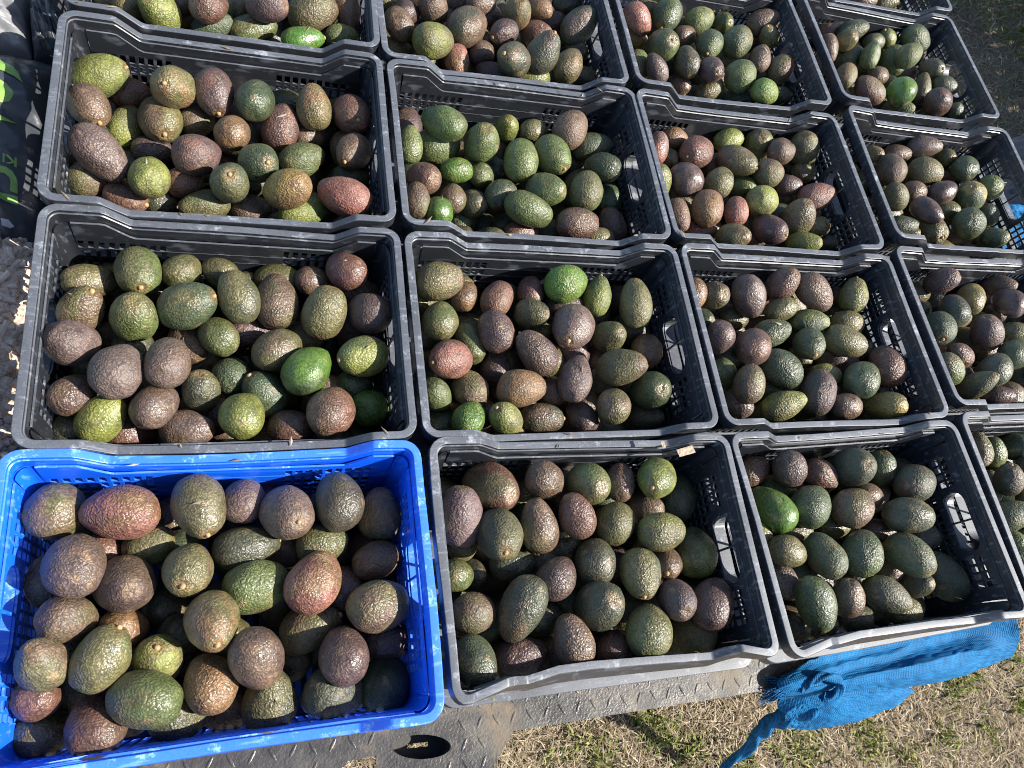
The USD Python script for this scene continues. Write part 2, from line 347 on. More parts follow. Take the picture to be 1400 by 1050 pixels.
# ------------------------------------------------------------------ crates
#        x, y, yaw, z, length, width
CL, CW = 0.480, 0.342
CRATES = {'41': (-0.009, 0.000, -0.016, 0.001), '31': (-0.001, 0.349, -0.012, 0.000), '21': (-0.001, 0.695, -0.010, 0.005), '11': (0.005, 1.053, -0.016, -0.001),
          '42': (0.485, -0.001, -0.025, 0.001), '32': (0.486, 0.345, -0.006, -0.004), '22': (0.487, 0.695, -0.001, -0.001), '12': (0.482, 1.043, 0.015, -0.001),
          '43': (0.973, -0.005, 0.013, 0.001), '33': (0.971, 0.347, 0.000, -0.002), '23': (0.966, 0.697, 0.001, 0.001), '13': (0.974, 1.056, 0.018, 0.000),
          '14': (1.491, 1.091, 0.009, -0.001), '24': (1.483, 0.724, -0.008, 0.003), '34': (1.471, 0.369, 0.002, -0.001), '44': (1.466, 0.014, 0.000, 0.000),
          '04': (1.511, 1.442, 0.030, -0.001)}
DIP = 0.027


def zrim(x, L):
    u = x / L + 0.5
    return -DIP * float(np.interp(u, [0.0, 0.155, 0.225, 0.80, 0.87, 1.0], [0, 0, 1, 1, 0, 0]))


def ring(L, S, inset, r, z0, dips=True, seg=6):
    """Rounded rectangle path with outward normals, following the dipped long sides."""
    a, b = L / 2 - inset, S / 2 - inset
    P, N = [], []
    bk = [L * (t - 0.5) for t in (0.10, 0.15, 0.16, 0.19, 0.22, 0.23, 0.32, 0.42, 0.52, 0.62, 0.72, 0.795, 0.805, 0.835, 0.865, 0.875, 0.91)]
    for sx, sy, t0 in ((1, -1, -90), (1, 1, 0), (-1, 1, 90), (-1, -1, 180)):
        for k in range(seg + 1):
            t = math.radians(t0 + 90 * k / seg)
            P.append([sx * (a - r) + r * math.cos(t), sy * (b - r) + r * math.sin(t), z0]); N.append([math.cos(t), math.sin(t), 0])
        if (sx, sy) == (1, -1):
            for q in (-0.3, -0.1, 0.1, 0.3):
                P.append([a, q * S, z0]); N.append([1, 0, 0])
        elif (sx, sy) == (1, 1):
            for x in bk[::-1]:
                P.append([x, b, z0 + (zrim(x, L) if dips else 0)]); N.append([0, 1, 0])
        elif (sx, sy) == (-1, 1):
            for q in (0.3, 0.1, -0.1, -0.3):
                P.append([-a, q * S, z0]); N.append([-1, 0, 0])
        else:
            for x in bk:
                P.append([x, -b, z0 + (zrim(x, L) if dips else 0)]); N.append([0, -1, 0])
    return np.array(P), np.array(N, float)


def stadium(cx, cz, w, h):
    r = h / 2
    return sbox(cx - w / 2 + r, cz - r, cx + w / 2 - r, cz + r).union(Point(cx - w / 2 + r, cz).buffer(r, 8)).union(Point(cx + w / 2 - r, cz).buffer(r, 8))


TOPIN, BOTIN, TH = 0.0132, 0.029, 0.0026
HOLE = np.random.default_rng(11)


def long_holes(L, slanted):
    hs = []
    for g0 in (-0.148, 0.128):
        for row in range(8):
            z1 = -0.057 - row * 0.0185
            for k in range(9):
                x = g0 + (k - 4) * 0.0132
                h = sbox(x - 0.0044, z1 - 0.0148, x + 0.0044, z1)
                if slanted and row < 3:
                    h = Polygon([(x - 0.0046, z1 - 0.0150), (x + 0.0030, z1 - 0.0150), (x + 0.0046, z1), (x - 0.0030, z1)])
                hs.append(h)
    for row in range(3, 8):
        z1 = -0.057 - row * 0.0185
        for k in range(7):
            x = -0.010 + (k - 3) * 0.0132
            hs.append(sbox(x - 0.0044, z1 - 0.0148, x + 0.0044, z1))
    return union_all(hs)


def short_holes(S):
    hs = [stadium(0, -0.049, 0.106, 0.042).difference(sbox(-0.0017, -0.08, 0.0017, -0.02))]
    for row in range(11):
        z1 = -0.036 - row * 0.0155
        for k in range(-8, 9):
            y = k * 0.0136
            if row < 3 and abs(y) < 0.066:
                continue
            hs.append(sbox(y - 0.0046, z1 - 0.0115, y + 0.0046, z1))
    return union_all(hs)


def panel(poly, L):
    m = extrude(poly, TH)
    return m


def warp(v, key, L, S):
    """Bends the crate: a little unevenness everywhere, and the front walls that are pushed in."""
    v = np.array(v, float)
    seed = int(key)
    q = np.stack([v[:, 0] * 5 + seed * 3.1, v[:, 1] * 5 - seed * 1.7, v[:, 2] * 4], -1)
    top = np.clip(1 + v[:, 2] / 0.20, 0, 1)
    v[:, 1] += (meshkit.noise(q, 3) - 0.5) * 0.007 * top * np.clip(np.abs(v[:, 1]) / (S / 2), 0, 1) ** 3
    v[:, 0] += (meshkit.noise(q + 9, 4) - 0.5) * 0.006 * top * np.clip(np.abs(v[:, 0]) / (L / 2), 0, 1) ** 3
    v[:, 2] += (meshkit.noise(q + 17, 5) - 0.5) * 0.004 * top
    bow = {'42': (0.037, [0, .03, .34, .62, .85, 1], [0, 0, 1, .78, .55, .05]), '43': (0.026, [0, .04, .3, .63, .9, 1], [0, 0, 1, .7, .15, 0]),
           '41': (0.006, [0, .1, .5, .9, 1], [0, 0, 1, 0, 0]), '31': (-0.004, [0, .2, .5, .8, 1], [0, .5, 1, .5, 0])}.get(key)
    if bow:
        w = np.clip((-v[:, 1] / (S / 2) - 0.55) / 0.33, 0, 1) * np.clip(1 + v[:, 2] / 0.068, 0, 1)
        v[:, 1] += bow[0] * np.interp(v[:, 0] / L + 0.5, bow[1], bow[2]) * w
    return v


RIM = [(0.0060, -0.020), (0.0060, -0.0018), (0.0055, -0.0005), (0.0047, 0), (-0.0042, 0), (-0.0049, -0.0006), (-0.0053, -0.0050), (-0.0068, -0.0060), (-0.0074, -0.0240), (-0.0054, -0.0240),
       (-0.0046, -0.0075), (-0.0036, -0.0026), (0.0036, -0.0026), (0.0042, -0.020)]


def crate(key, label, mat, blue=False):
    x, y, a, z = CRATES[key]
    L, S = (CL * 1.027, CW * 1.028) if blue else (CL, CW)
    t = thing('blue_harvest_crate' if blue else 'harvest_crate', (x, y, z), a, label=label, cat='crate', group=None if blue else 'black harvest crates on the trailer')

    def add(name, m, smooth=False, **kw):
        m = m.copy(); m.vertices = warp(m.vertices, key, L, S)
        return put(name, m, mat, t, smooth, **kw)
    P, N = ring(L, S, 0.0064, 0.019, 0.0)
    add('rim', sweep(P, N, RIM), 40)
    slanted = int(key) % 3 == 1
    # long walls
    xs = np.linspace(-L / 2 + 0.034, L / 2 - 0.034, 60)
    prof = [(q, zrim(q, L) - 0.0205) for q in xs]
    poly = Polygon(prof + [(L / 2 - 0.040, -CR_H), (-L / 2 + 0.040, -CR_H)]).difference(long_holes(L, slanted))
    tilt = (BOTIN - TOPIN) / CR_H
    for s in (-1, 1):
        m = extrude(poly, TH)
        v = m.vertices; w = np.zeros_like(v)
        w[:, 0], w[:, 2] = v[:, 0], v[:, 1]
        w[:, 1] = s * (S / 2 - TOPIN + tilt * v[:, 1] - v[:, 2])
        m.vertices = w
        if s < 0: m.invert()
        m.invert()
        add('side_wall', subdivide_long(m) if (s < 0 and key in ('42', '43')) else m)
    # short walls
    hole = short_holes(S)
    poly = Polygon([(-S / 2 + 0.034, -0.0205), (S / 2 - 0.034, -0.0205), (S / 2 - 0.040, -CR_H), (-S / 2 + 0.040, -CR_H)]).difference(hole)
    for s in (-1, 1):
        m = extrude(poly, TH)
        v = m.vertices; w = np.zeros_like(v)
        w[:, 1], w[:, 2] = v[:, 0], v[:, 1]
        w[:, 0] = s * (L / 2 - TOPIN + tilt * v[:, 1] - v[:, 2])
        m.vertices = w
        if s > 0: m.invert()
        m.invert()
        p = add('end_wall', m)
        lip = stadium(0, -0.049, 0.1080, 0.0440)
        lipm = extrude(lip.difference(lip.buffer(-0.0024)).intersection(sbox(-0.1, -0.1, 0.1, -0.052)), 0.019)
        v = lipm.vertices; w = np.zeros_like(v); w[:, 1], w[:, 2] = v[:, 0], v[:, 1]
        w[:, 0] = s * (L / 2 - TOPIN - 0.004 + v[:, 2] * 1.0); lipm.vertices = w
        if s < 0: lipm.invert()
        lipm.vertices = warp(lipm.vertices, key, L, S)
        put('hand_grip', lipm, mat, p)
    # corners
    for sx in (-1, 1):
        for sy in (-1, 1):
            rows = []
            for zz, ins in ((-0.0205, TOPIN), (-0.09, TOPIN + tilt * 0.09), (-0.16, TOPIN + tilt * 0.16), (-CR_H, BOTIN)):
                rr = 0.0165
                for rad in (rr, rr - TH):
                    for k in range(7):
                        th = math.radians(-4 + 98 * k / 6)
                        rows.append([sx * (L / 2 - ins - rr + rad * math.cos(th)), sy * (S / 2 - ins - rr + rad * math.sin(th)), zz])
            Fq = []
            for i in range(3):
                for k in range(6):
                    o0, o1 = i * 14, (i + 1) * 14
                    Fq += [[o0 + k, o0 + k + 1, o1 + k + 1, o1 + k], [o0 + 7 + k, o1 + 7 + k, o1 + 8 + k, o0 + 8 + k]]
            f = np.array(Fq); f = np.vstack([f[:, [0, 1, 2]], f[:, [0, 2, 3]]])
            add('corner_post', trimesh.Trimesh(np.array(rows), f, process=False), 50)
    # outer reinforcing flange and floor
    front = key in ('42', '43')
    P, N = ring(L, S, 0.0095 if not front else 0.0075, 0.018, -0.092 if not front else -0.070, False)
    add('middle_flange', sweep(P, N, [(0.0085, -0.018), (0.0085, 0.001), (0.0075, 0.002), (-0.0120, 0.002), (-0.0120, -0.0005), (0.0065, -0.0005), (0.0065, -0.018)]), 40)
    fl = sbox(-L / 2 + BOTIN, -S / 2 + BOTIN, L / 2 - BOTIN, S / 2 - BOTIN)
    fl = fl.difference(union_all([sbox(xx - 0.004, yy - 0.016, xx + 0.004, yy + 0.016) for xx in np.arange(-0.19, 0.2, 0.016) for yy in (-0.10, -0.06, -0.02, 0.02, 0.06, 0.10)]))
    m = extrude(fl, 0.004); m.apply_translation([0, 0, -CR_H - 0.001]); add('floor', m)
    return t


def subdivide_long(m):
    """Cuts long triangles so that a bent wall stays smooth."""
    v, f = trimesh.remesh.subdivide_to_size(m.vertices, m.faces, 0.06, max_iter=6)
    return trimesh.Trimesh(v, f, process=False)


CRATE_LABELS = {
    '41': 'bright blue plastic harvest crate at the front corner of the load, filled with avocados',
    '42': 'black crate right of the blue crate, its front rim bowed inwards', '43': 'black crate standing above the blue netting at the front of the load',
    '44': 'black crate at the right edge, mostly out of frame, next to the netting crate', '31': 'black crate directly behind the blue crate',
    '32': 'black crate with one vivid green avocado at the back, behind the bowed crate', '33': 'black crate behind the crate above the blue netting',
    '34': 'black crate at right edge with a yellow olive avocado among purple ones', '21': 'black crate in third row beside the black bag with lime print',
    '22': 'black crate of mostly plain green avocados in the middle of the load', '23': 'black crate holding several reddish and orange avocados, right of the green ones',
    '24': 'black crate at right edge in third row, blue seen through its hand grip', '11': 'black crate at the top left, cut off by the upper edge',
    '12': 'black crate at top behind the crate of green avocados', '13': 'black crate at top with a yellow orange avocado at its left side',
    '14': 'black crate at top right, beside the shaded grass', '04': 'farthest black crate, only its front corner showing at the top right'}
for key in CRATES:
    crate(key, CRATE_LABELS[key], M_BLUE if key == '41' else M_BLACK, key == '41')

# ------------------------------------------------------------------ avocados
PAL = {'G': (0.080, 0.165, 0.018), 'g': (0.096, 0.122, 0.034), 'd': (0.046, 0.066, 0.028), 'y': (0.19, 0.205, 0.04), 'o': (0.118, 0.104, 0.038), 'k': (0.050, 0.054, 0.030),
       'b': (0.125, 0.074, 0.046), 'p': (0.078, 0.042, 0.041), 'm': (0.130, 0.085, 0.075), 'r': (0.25, 0.10, 0.075), 'q': (0.21, 0.115, 0.052), 'Y': (0.30, 0.205, 0.045), 'u': (0.135, 0.060, 0.042)}
PAL = {k: tuple(0.78 * c + 0.16 * n for c, n in zip(v, (0.090, 0.080, 0.050))) for k, v in PAL.items()}
WORD = {'G': 'vivid green', 'g': 'mid green', 'd': 'dark green', 'y': 'lime green', 'o': 'olive green', 'k': 'blackish olive', 'b': 'brown', 'p': 'dark purple', 'm': 'mauve brown',
        'r': 'rosy red', 'q': 'orange brown', 'Y': 'yellowish', 'u': 'reddish brown'}
DATA = """
@41 0 580 2.2339
150 265 185 175 30 ob 1
365 270 245 170 180 rq 0
610 250 208 165 -75 mo 0s
745 235 145 135 60 m 1
880 272 175 165 -40 mb 0
1035 235 190 150 105 k 0
1160 275 180 135 90 kq 1
455 370 165 125 20 oy 1
230 430 200 180 80 mb 0
380 490 185 180 -40 bp 0
575 445 165 150 250 ob 0s
755 375 215 140 10 ko 1
785 495 215 165 15 go 0
960 480 205 165 60 rq 0
985 365 170 130 10 o 1
1150 415 160 115 20 b 1
1157 555 195 160 10 bo 0
210 595 185 155 0 bo 0
380 625 150 130 0 q 2
505 560 140 130 0 k 2
650 605 190 165 -80 oq 0s
950 620 210 150 25 ob 1s
1050 705 185 155 100 p 0
125 730 175 155 120 ob 0
310 715 218 165 60 o 0s
485 720 160 150 100 yo 1s
785 715 195 165 -70 bp 0
640 790 190 160 110 qb 1
890 725 130 120 0 k 2
440 840 232 175 170 go 0
540 895 190 150 0 ko 1
300 925 210 180 70 ub 1
115 955 175 152 0 o 2
825 865 210 170 90 ok 1
1020 840 190 160 0 k 1
1187 800 180 160 80 k 1
110 480 170 130 90 kb 2
560 640 120 100 0 k 2
1190 660 150 120 0 p 2
115 835 110 110 0 u 2
700 930 160 120 0 p 2
1050 500 120 100 90 p 2
330 390 90 75 0 u 2
@42 560 570 2.187
110 300 200 145 90 m 0
245 215 188 162 -20 uo 0
405 190 125 118 -30 b 0
535 200 145 130 -20 go 0
630 195 125 92 90 b 1
737 185 127 120 250 yg 0s
270 355 165 145 -70 ko 0s
385 325 180 122 100 bo 0
500 295 152 112 110 uq 0
617 315 137 118 70 o 1
705 275 95 75 0 b 2
755 343 152 122 10 oy 0
155 385 110 100 0 o 1
125 475 90 80 0 g 1
440 480 142 120 60 p 0
555 430 147 130 100 k 1
770 440 85 78 -90 b 1s
690 470 162 130 -80 ok 0s
870 400 162 135 90 dy 1
195 585 142 125 0 b 1
335 575 226 140 245 kb 0
570 563 162 148 20 k 0
800 548 132 115 -50 p 0
905 560 160 130 80 p 1
490 670 176 125 110 bm 0
715 635 172 145 90 o 0
612 690 122 110 70 u 1
195 730 176 125 110 kd 0
335 720 180 130 20 p 1
850 685 172 140 30 ok 1
400 600 110 95 0 k 2
310 440 130 90 0 k 2
470 390 90 80 0 k 2
180 470 100 90 0 k 2
490 560 90 80 0 d 2
800 240 150 120 90 k 2
560 740 120 90 0 b 2
@43 980 550 2.1
105 197 105 85 30 u 1
210 195 117 100 -80 p 0
300 210 112 90 -40 bu 1
395 185 127 115 10 kd 0
470 190 112 88 80 dg 1
570 230 122 110 40 kb 0
160 305 165 112 135 G 0
270 295 137 118 60 dg 0
395 300 132 115 40 bo 0
335 350 107 85 20 o 1
550 325 147 108 0 ko 0
435 270 90 80 0 b 1
120 392 98 75 -80 yo 1
205 430 117 95 -20 o 0
310 440 152 108 130 do 0
418 430 147 120 80 dg 0
465 370 80 60 0 p 1
555 440 162 115 -35 do 0
500 470 112 82 70 bo 1
190 510 127 85 -60 m 0
285 580 172 115 -75 dg 0
375 560 122 98 80 bk 0
490 555 147 100 -25 ok 0
680 495 157 110 125 d 1
220 645 100 82 0 k 1
245 500 80 60 0 k 2
400 640 90 70 0 k 2
540 600 112 90 0 ok 1
600 385 80 70 0 k 2
170 250 80 60 0 g 2
520 200 110 90 0 k 2
220 370 80 60 0 o 2
300 680 110 80 0 k 2
500 640 110 80 0 k 2
570 520 100 80 0 k 2
@31 0 260 2.3333
285 290 175 112 0 ob 1
440 262 165 148 -80 go 0s
582 258 135 110 30 og 1
705 265 130 98 150 og 1
885 270 165 112 0 oy 1
1105 258 144 122 150 u 0
260 380 170 138 60 ob 0s
428 403 165 148 90 go 0
600 367 195 152 20 do 0s
760 340 190 130 110 ok 0
882 355 195 142 90 bo 0
1035 390 190 142 70 ob 0
1000 288 110 85 0 b 1
1185 395 150 135 180 pb 0
235 485 178 150 0 mp 0
375 470 95 75 0 b 2
375 575 190 165 60 m 0
535 550 170 142 70 bm 0
600 490 150 120 -50 bp 1
695 465 142 118 140 og 1
885 510 172 132 30 ob 1
982 575 182 148 45 Gd 0
1155 530 172 138 190 gy 0s
235 650 165 130 30 bp 1
325 727 192 142 50 yg 0
495 690 168 136 40 mb 0
640 640 142 118 90 ko 1
740 590 132 125 60 d 1
845 650 172 132 130 d 1s
775 720 152 146 80 yg 0
600 765 178 140 0 bm 0
925 755 145 115 0 pu 1
1058 707 168 156 60 ub 0
1195 695 132 122 0 G 1
420 780 110 80 0 u 2
1150 330 100 75 0 b 2
200 770 100 80 0 k 2
800 450 110 75 0 p 2
970 470 90 70 0 o 2
1130 625 105 95 0 d 2
430 500 110 90 0 k 2
700 730 110 90 90 b 2
300 560 100 90 0 k 2
@32 530 270 2.9787
210 340 217 165 10 ob 0
315 400 135 112 60 qb 1
215 500 167 150 80 og 0
250 660 192 166 190 rp 0s
335 590 192 127 110 go 1
200 805 150 122 -60 g 1
335 780 172 152 130 ob 1
330 905 165 138 60 G 0
480 900 156 132 130 yo 0s
445 415 168 132 60 u 1
440 545 192 152 110 pu 0
580 385 135 112 90 u 1
590 475 156 132 0 ko 1
730 350 188 158 20 G 0
855 400 182 118 80 gy 1
755 530 198 182 250 mu 0s
605 630 226 152 130 pb 0s
1010 430 226 142 95 od 0
905 565 152 132 20 og 1
955 690 226 156 10 ob 0
1055 625 152 136 90 qb 1
545 775 216 162 0 qb 0
765 735 212 142 80 pm 0
920 845 157 142 90 ob 0
1075 785 172 162 0 d 1
630 900 192 132 0 bk 1
790 895 162 122 130 p 1
1055 895 160 112 0 kb 1
440 690 130 100 90 p 2
680 790 95 90 0 b 2
150 420 95 75 0 o 2
720 445 130 90 0 p 2
840 470 100 80 0 k 2
200 720 90 75 0 k 2
380 880 85 75 0 b 2
880 750 85 70 0 k 2
1000 770 90 75 0 k 2
@33 900 300 2.8
122 285 112 85 80 qb 0
215 290 122 112 0 ob 0
348 295 182 132 -80 mp 0
478 245 152 116 40 ub 0
470 345 137 95 20 o 1
598 280 177 126 -50 b 0
685 295 82 75 0 b 1s
748 290 152 112 80 oy 0
290 380 127 102 20 ok 1
235 455 142 116 260 p 0
435 435 162 112 20 do 0
362 485 148 140 90 pu 0
580 395 156 104 0 dy 1
722 400 132 106 0 o 1
715 468 182 121 -20 o 0
580 480 137 121 -60 do 0s
470 570 192 136 140 do 0
540 530 100 88 0 o 1
250 590 122 96 -70 g 1
348 630 162 121 80 ob 0
893 560 177 132 115 up 0
640 600 132 102 0 yo 1
780 612 152 136 70 d 0
610 660 197 141 80 pk 0
302 700 124 86 130 m 0
480 710 187 115 20 yo 0
720 715 122 106 0 b 0
865 712 177 107 180 Yo 0
160 385 85 70 0 d 1
700 540 105 75 0 b 2
270 520 100 80 0 k 2
660 530 110 80 0 p 2
820 500 95 80 0 d 2
400 280 80 70 0 b 2
640 340 90 70 0 o 2
900 650 90 75 0 k 2
560 720 95 75 0 k 2
@34 1220 330 4.378
295 235 212 152 20 pu 0
155 310 135 120 0 ob 1
370 415 207 172 120 kp 0
280 520 217 192 -70 d 0s
470 345 192 162 90 Yo 1
640 260 182 112 0 b 1
700 365 214 166 150 pm 0
615 435 134 120 0 p 1
565 545 232 187 90 pu 0
460 590 202 152 150 do 1
400 680 174 152 130 up 0
340 765 214 172 -60 og 0
620 765 222 187 60 kd 0
510 855 262 152 25 ok 0s
395 915 114 96 -40 o 1
630 925 182 122 0 p 1
740 545 162 112 0 do 1
740 675 212 182 20 d 0
150 405 80 70 0 g 2
770 830 180 175 0 k 2
870 470 160 140 0 do 1
890 780 180 150 0 b 1
760 480 120 100 0 k 2
@21 0 0 2.5
340 262 210 147 20 yg 0s
298 362 157 132 -60 b 0s
450 320 115 92 0 u 2
588 298 150 145 150 oq 0s
733 318 168 136 -80 pu 0s
873 343 142 131 60 d 0
960 435 178 132 80 up 0
1073 365 167 121 95 qo 0
1165 303 132 96 0 g 1
1208 392 137 131 -40 u 0s
985 330 85 65 0 d 2
430 435 172 132 60 yo 1
550 413 165 151 -75 ob 0s
675 415 125 106 10 ob 1
797 455 127 118 30 qb 0
1055 468 102 82 0 b 1
340 525 236 147 -45 mp 0s
265 485 105 75 90 k 2
520 515 142 106 0 p 1
678 530 174 142 0 pu 0
885 557 142 136 0 dg 0
1035 545 164 122 20 go 1
1205 522 134 121 230 b 0s
280 610 168 132 20 ob 0
510 605 144 136 80 yo 0
630 625 134 112 0 u 1
785 625 137 131 90 do 0s
985 645 168 136 20 Yq 0
1175 670 197 134 160 r 0
430 675 154 112 -20 ur 1
700 700 217 107 185 og 0s
560 690 95 70 0 k 1
1038 725 192 112 10 Gy 0
860 715 105 80 0 b 2
1200 610 105 80 0 d 2
880 620 90 80 0 k 2
720 600 75 65 0 k 2
1100 460 105 90 0 p 2
460 560 90 75 0 k 2
@22 500 0 3.088
330 520 207 142 160 g 0
308 613 212 166 10 g 0
490 605 177 152 70 g 0
598 540 124 112 80 yg 1
655 678 192 152 90 g 0
710 555 116 90 0 o 1
790 655 187 152 -50 g 0s
865 545 178 147 60 b 0
955 620 182 122 10 d 1
1000 705 174 122 170 d 0
170 610 156 102 90 g 0
385 720 142 108 0 Gy 1
248 755 154 141 0 ub 0
490 740 95 88 0 g 1
540 720 122 112 0 d 2
760 805 187 147 0 gd 0
930 805 178 146 80 go 0
570 820 154 122 30 d 1
690 885 232 142 -25 g 0
370 835 126 112 90 ob 1
202 845 157 112 90 bo 0
305 890 136 128 110 G 0
895 945 202 142 0 ub 0
1035 960 182 132 100 pk 1
660 985 142 92 0 u 1
980 1010 122 82 0 o 1
1025 840 95 75 90 d 2
410 940 92 80 0 d 2
450 860 120 108 0 k 2
600 960 130 100 0 k 2
760 980 105 65 0 g 2
430 780 100 80 0 d 2
880 690 100 80 0 k 2
@12 500 0 3.684
170 125 192 142 -60 b 0
340 205 217 182 0 yo 0
342 45 174 152 -70 bp 0
210 65 132 112 0 p 1
475 10 118 92 0 p 1
508 137 222 196 40 bk 0
580 20 114 82 0 b 1
620 80 92 76 0 b 1
765 65 168 142 80 oq 0
880 40 148 116 -30 qu 0
695 165 157 132 200 p 0s
460 310 182 134 -85 rq 0s
155 250 118 82 0 o 1
310 305 105 92 0 o 1
590 270 142 132 0 pb 1
740 300 182 167 140 kb 0s
645 375 202 121 160 pu 0
835 395 174 98 180 yo 0s
895 265 237 167 60 kp 0
860 170 172 132 0 u 1
1075 130 227 162 50 dm 0
1020 330 192 152 60 o 0
1045 25 164 108 0 d 1
1120 280 164 132 90 k 1
1145 395 134 92 0 ok 1
655 60 85 65 90 k 2
950 120 95 75 0 p 2
250 140 90 80 0 k 2
540 220 90 75 0 k 2
120 5 85 65 0 o 2
@11 80 0 3.0435
420 50 187 157 130 yg 0
300 25 112 92 0 o 1
220 10 92 80 0 ob 1
535 75 92 80 0 ob 1s
630 20 167 142 20 ub 0
640 105 168 102 190 d 0
750 45 105 92 90 ok 1
868 20 177 142 0 p 0
812 125 217 130 10 go 0
1060 50 222 167 20 ob 0
1205 55 152 90 -85 uq 0
1020 165 187 107 5 G 0
1180 155 134 92 0 gy 0
930 110 80 65 0 k 2
500 10 105 75 0 b 1
960 20 85 72 0 do 2
@13 840 0 4.375
140 115 222 152 -60 r 0
180 10 144 90 0 o 1
315 90 207 177 245 dg 0s
135 235 168 124 -40 Yq 0
285 275 217 192 30 gk 0s
420 215 124 108 0 b 1
435 375 197 157 -70 kb 0
510 120 192 154 20 gy 0
650 130 114 102 0 go 1
570 270 177 162 250 dg 0s
735 250 192 182 40 do 0
885 80 212 154 20 bm 0
800 185 144 132 0 bp 1
925 215 136 112 100 o 0s
870 350 168 137 70 bm 0
995 410 184 154 60 ou 0
755 450 202 187 60 gk 0
580 420 164 152 -10 p 0s
250 410 174 114 110 pm 0
145 395 142 92 -80 og 0
385 515 134 112 0 bp 1
570 540 174 114 30 o 0
680 355 134 82 0 g 1
900 550 178 144 -30 yG 0
760 585 212 104 0 dk 0
1070 580 144 94 0 dk 1
470 580 105 85 0 k 2
640 400 105 85 0 k 2
330 380 95 75 0 k 2
960 500 105 85 0 k 2
@23 840 0 2.9175
170 590 142 97 80 rm 0
240 555 118 97 0 q 1
325 610 142 132 200 ru 0s
215 635 82 75 0 o 1
280 715 152 134 150 pm 0
183 720 112 77 -80 yo 0
455 560 127 98 20 yg 1
490 645 182 122 -20 ob 0
575 570 122 117 60 oy 0
665 605 112 107 0 bu 0
768 565 148 126 90 ok 0
610 690 124 118 170 ou 0
420 725 132 117 70 o 0
515 745 104 78 0 gy 1
790 690 102 88 0 ob 1
695 740 112 84 0 p 1
590 800 132 126 0 yo 0
805 785 167 116 15 rm 0
370 830 157 132 90 qu 0
485 840 127 102 90 ru 0
735 865 162 132 60 ob 0
255 860 142 94 -75 ub 0
345 925 134 92 0 ru 1
475 945 148 108 0 ob 0
620 915 152 118 -20 p 0s
810 905 85 72 0 o 1
755 970 142 88 0 yo 0
580 965 94 65 0 b 1
870 975 114 72 0 k 1
660 790 80 65 0 b 2
700 650 100 88 0 k 2
540 900 85 70 0 k 2
400 660 85 72 0 b 2
440 800 85 70 0 k 2
660 860 85 70 0 k 2
@14 1100 0 5
330 208 232 144 20 do 0
285 275 168 142 30 oY 0
85 140 132 94 90 yo 1
160 205 104 84 0 u 1
165 330 152 96 -80 b 0
305 395 217 172 35 do 0
280 520 182 154 70 oq 0
450 380 192 124 70 gd 0
475 290 124 104 0 do 1
560 265 128 104 100 yg 1s
610 415 222 192 80 gd 0
715 375 192 162 40 go 0
740 240 222 178 -50 dg 0
840 330 116 94 90 pb 1
870 470 172 137 0 db 0s
960 590 192 132 -20 do 0
445 620 242 168 -40 uo 0
505 520 114 102 0 b 1
665 625 202 196 60 Gd 0
800 600 217 124 80 ob 1
910 700 198 186 -80 pu 0
640 745 226 124 0 g 0
870 790 152 94 0 b 1
1030 775 134 112 90 dg 0
560 580 110 90 0 d 2
690 500 100 85 0 b 2
780 690 110 90 0 k 2
400 480 100 85 0 k 2
@24 1170 170 5.835
275 360 267 232 110 bk 0
550 180 284 174 0 mb 0
330 240 164 112 0 bp 1
715 270 144 132 0 og 1
560 380 292 224 -20 oY 0
320 580 242 194 -80 oq 0
470 540 204 182 0 bm 1
690 540 242 194 20 pm 0
720 410 104 84 0 u 1
870 350 214 202 60 dg 0
1080 510 214 194 -60 gd 0
915 570 254 232 90 dY 0
570 690 292 184 -30 pm 0
720 690 164 118 0 go 1
600 850 274 232 -30 ob 0
905 800 262 242 -80 dg 0
1055 720 144 114 110 d 1
1110 905 192 142 0 gd 0
800 910 154 98 0 b 1
210 560 142 82 80 yo 1
370 810 154 98 0 k 1
390 870 114 74 0 o 1
270 720 80 70 0 o 2
130 250 95 75 0 q 1
470 430 110 90 0 k 2
800 720 110 90 0 k 2
@44 1290 550 3.18
155 205 167 108 100 ob 0
220 215 112 82 90 g 1
310 195 142 118 0 d 1
285 335 152 122 80 kb 0s
200 370 122 78 90 o 1
295 490 182 134 20 do 0
255 510 122 84 0 u 1
285 605 84 64 0 g 1
335 680 152 114 0 d 0
380 280 110 90 0 k 1
390 420 120 95 0 o 0
400 600 120 95 0 b 1
@04 1160 0 5.833
290 20 175 105 10 ob 0
110 5 150 90 0 b 0
200 -60 160 120 0 o 0
420 -60 160 120 0 p 1
"""
recs, crop = [], None
for line in DATA.strip().splitlines():
    w = line.split()
    if w[0].startswith('@'):
        crop = (w[0][1:], float(w[1]), float(w[2]), float(w[3])); continue
    u, v, a, b, ang = map(float, w[:5]); s = crop[3]
    recs.append(dict(crate=crop[0], u=crop[1] + u / s, v=crop[2] + v / s, a=a / s, b=b / s, ang=math.radians(ang), col=w[5], layer=int(w[6][0]), stem=w[6].endswith('s')))
ag = np.random.default_rng(21)
LAYER_Z = (-0.047, -0.066, -0.092)
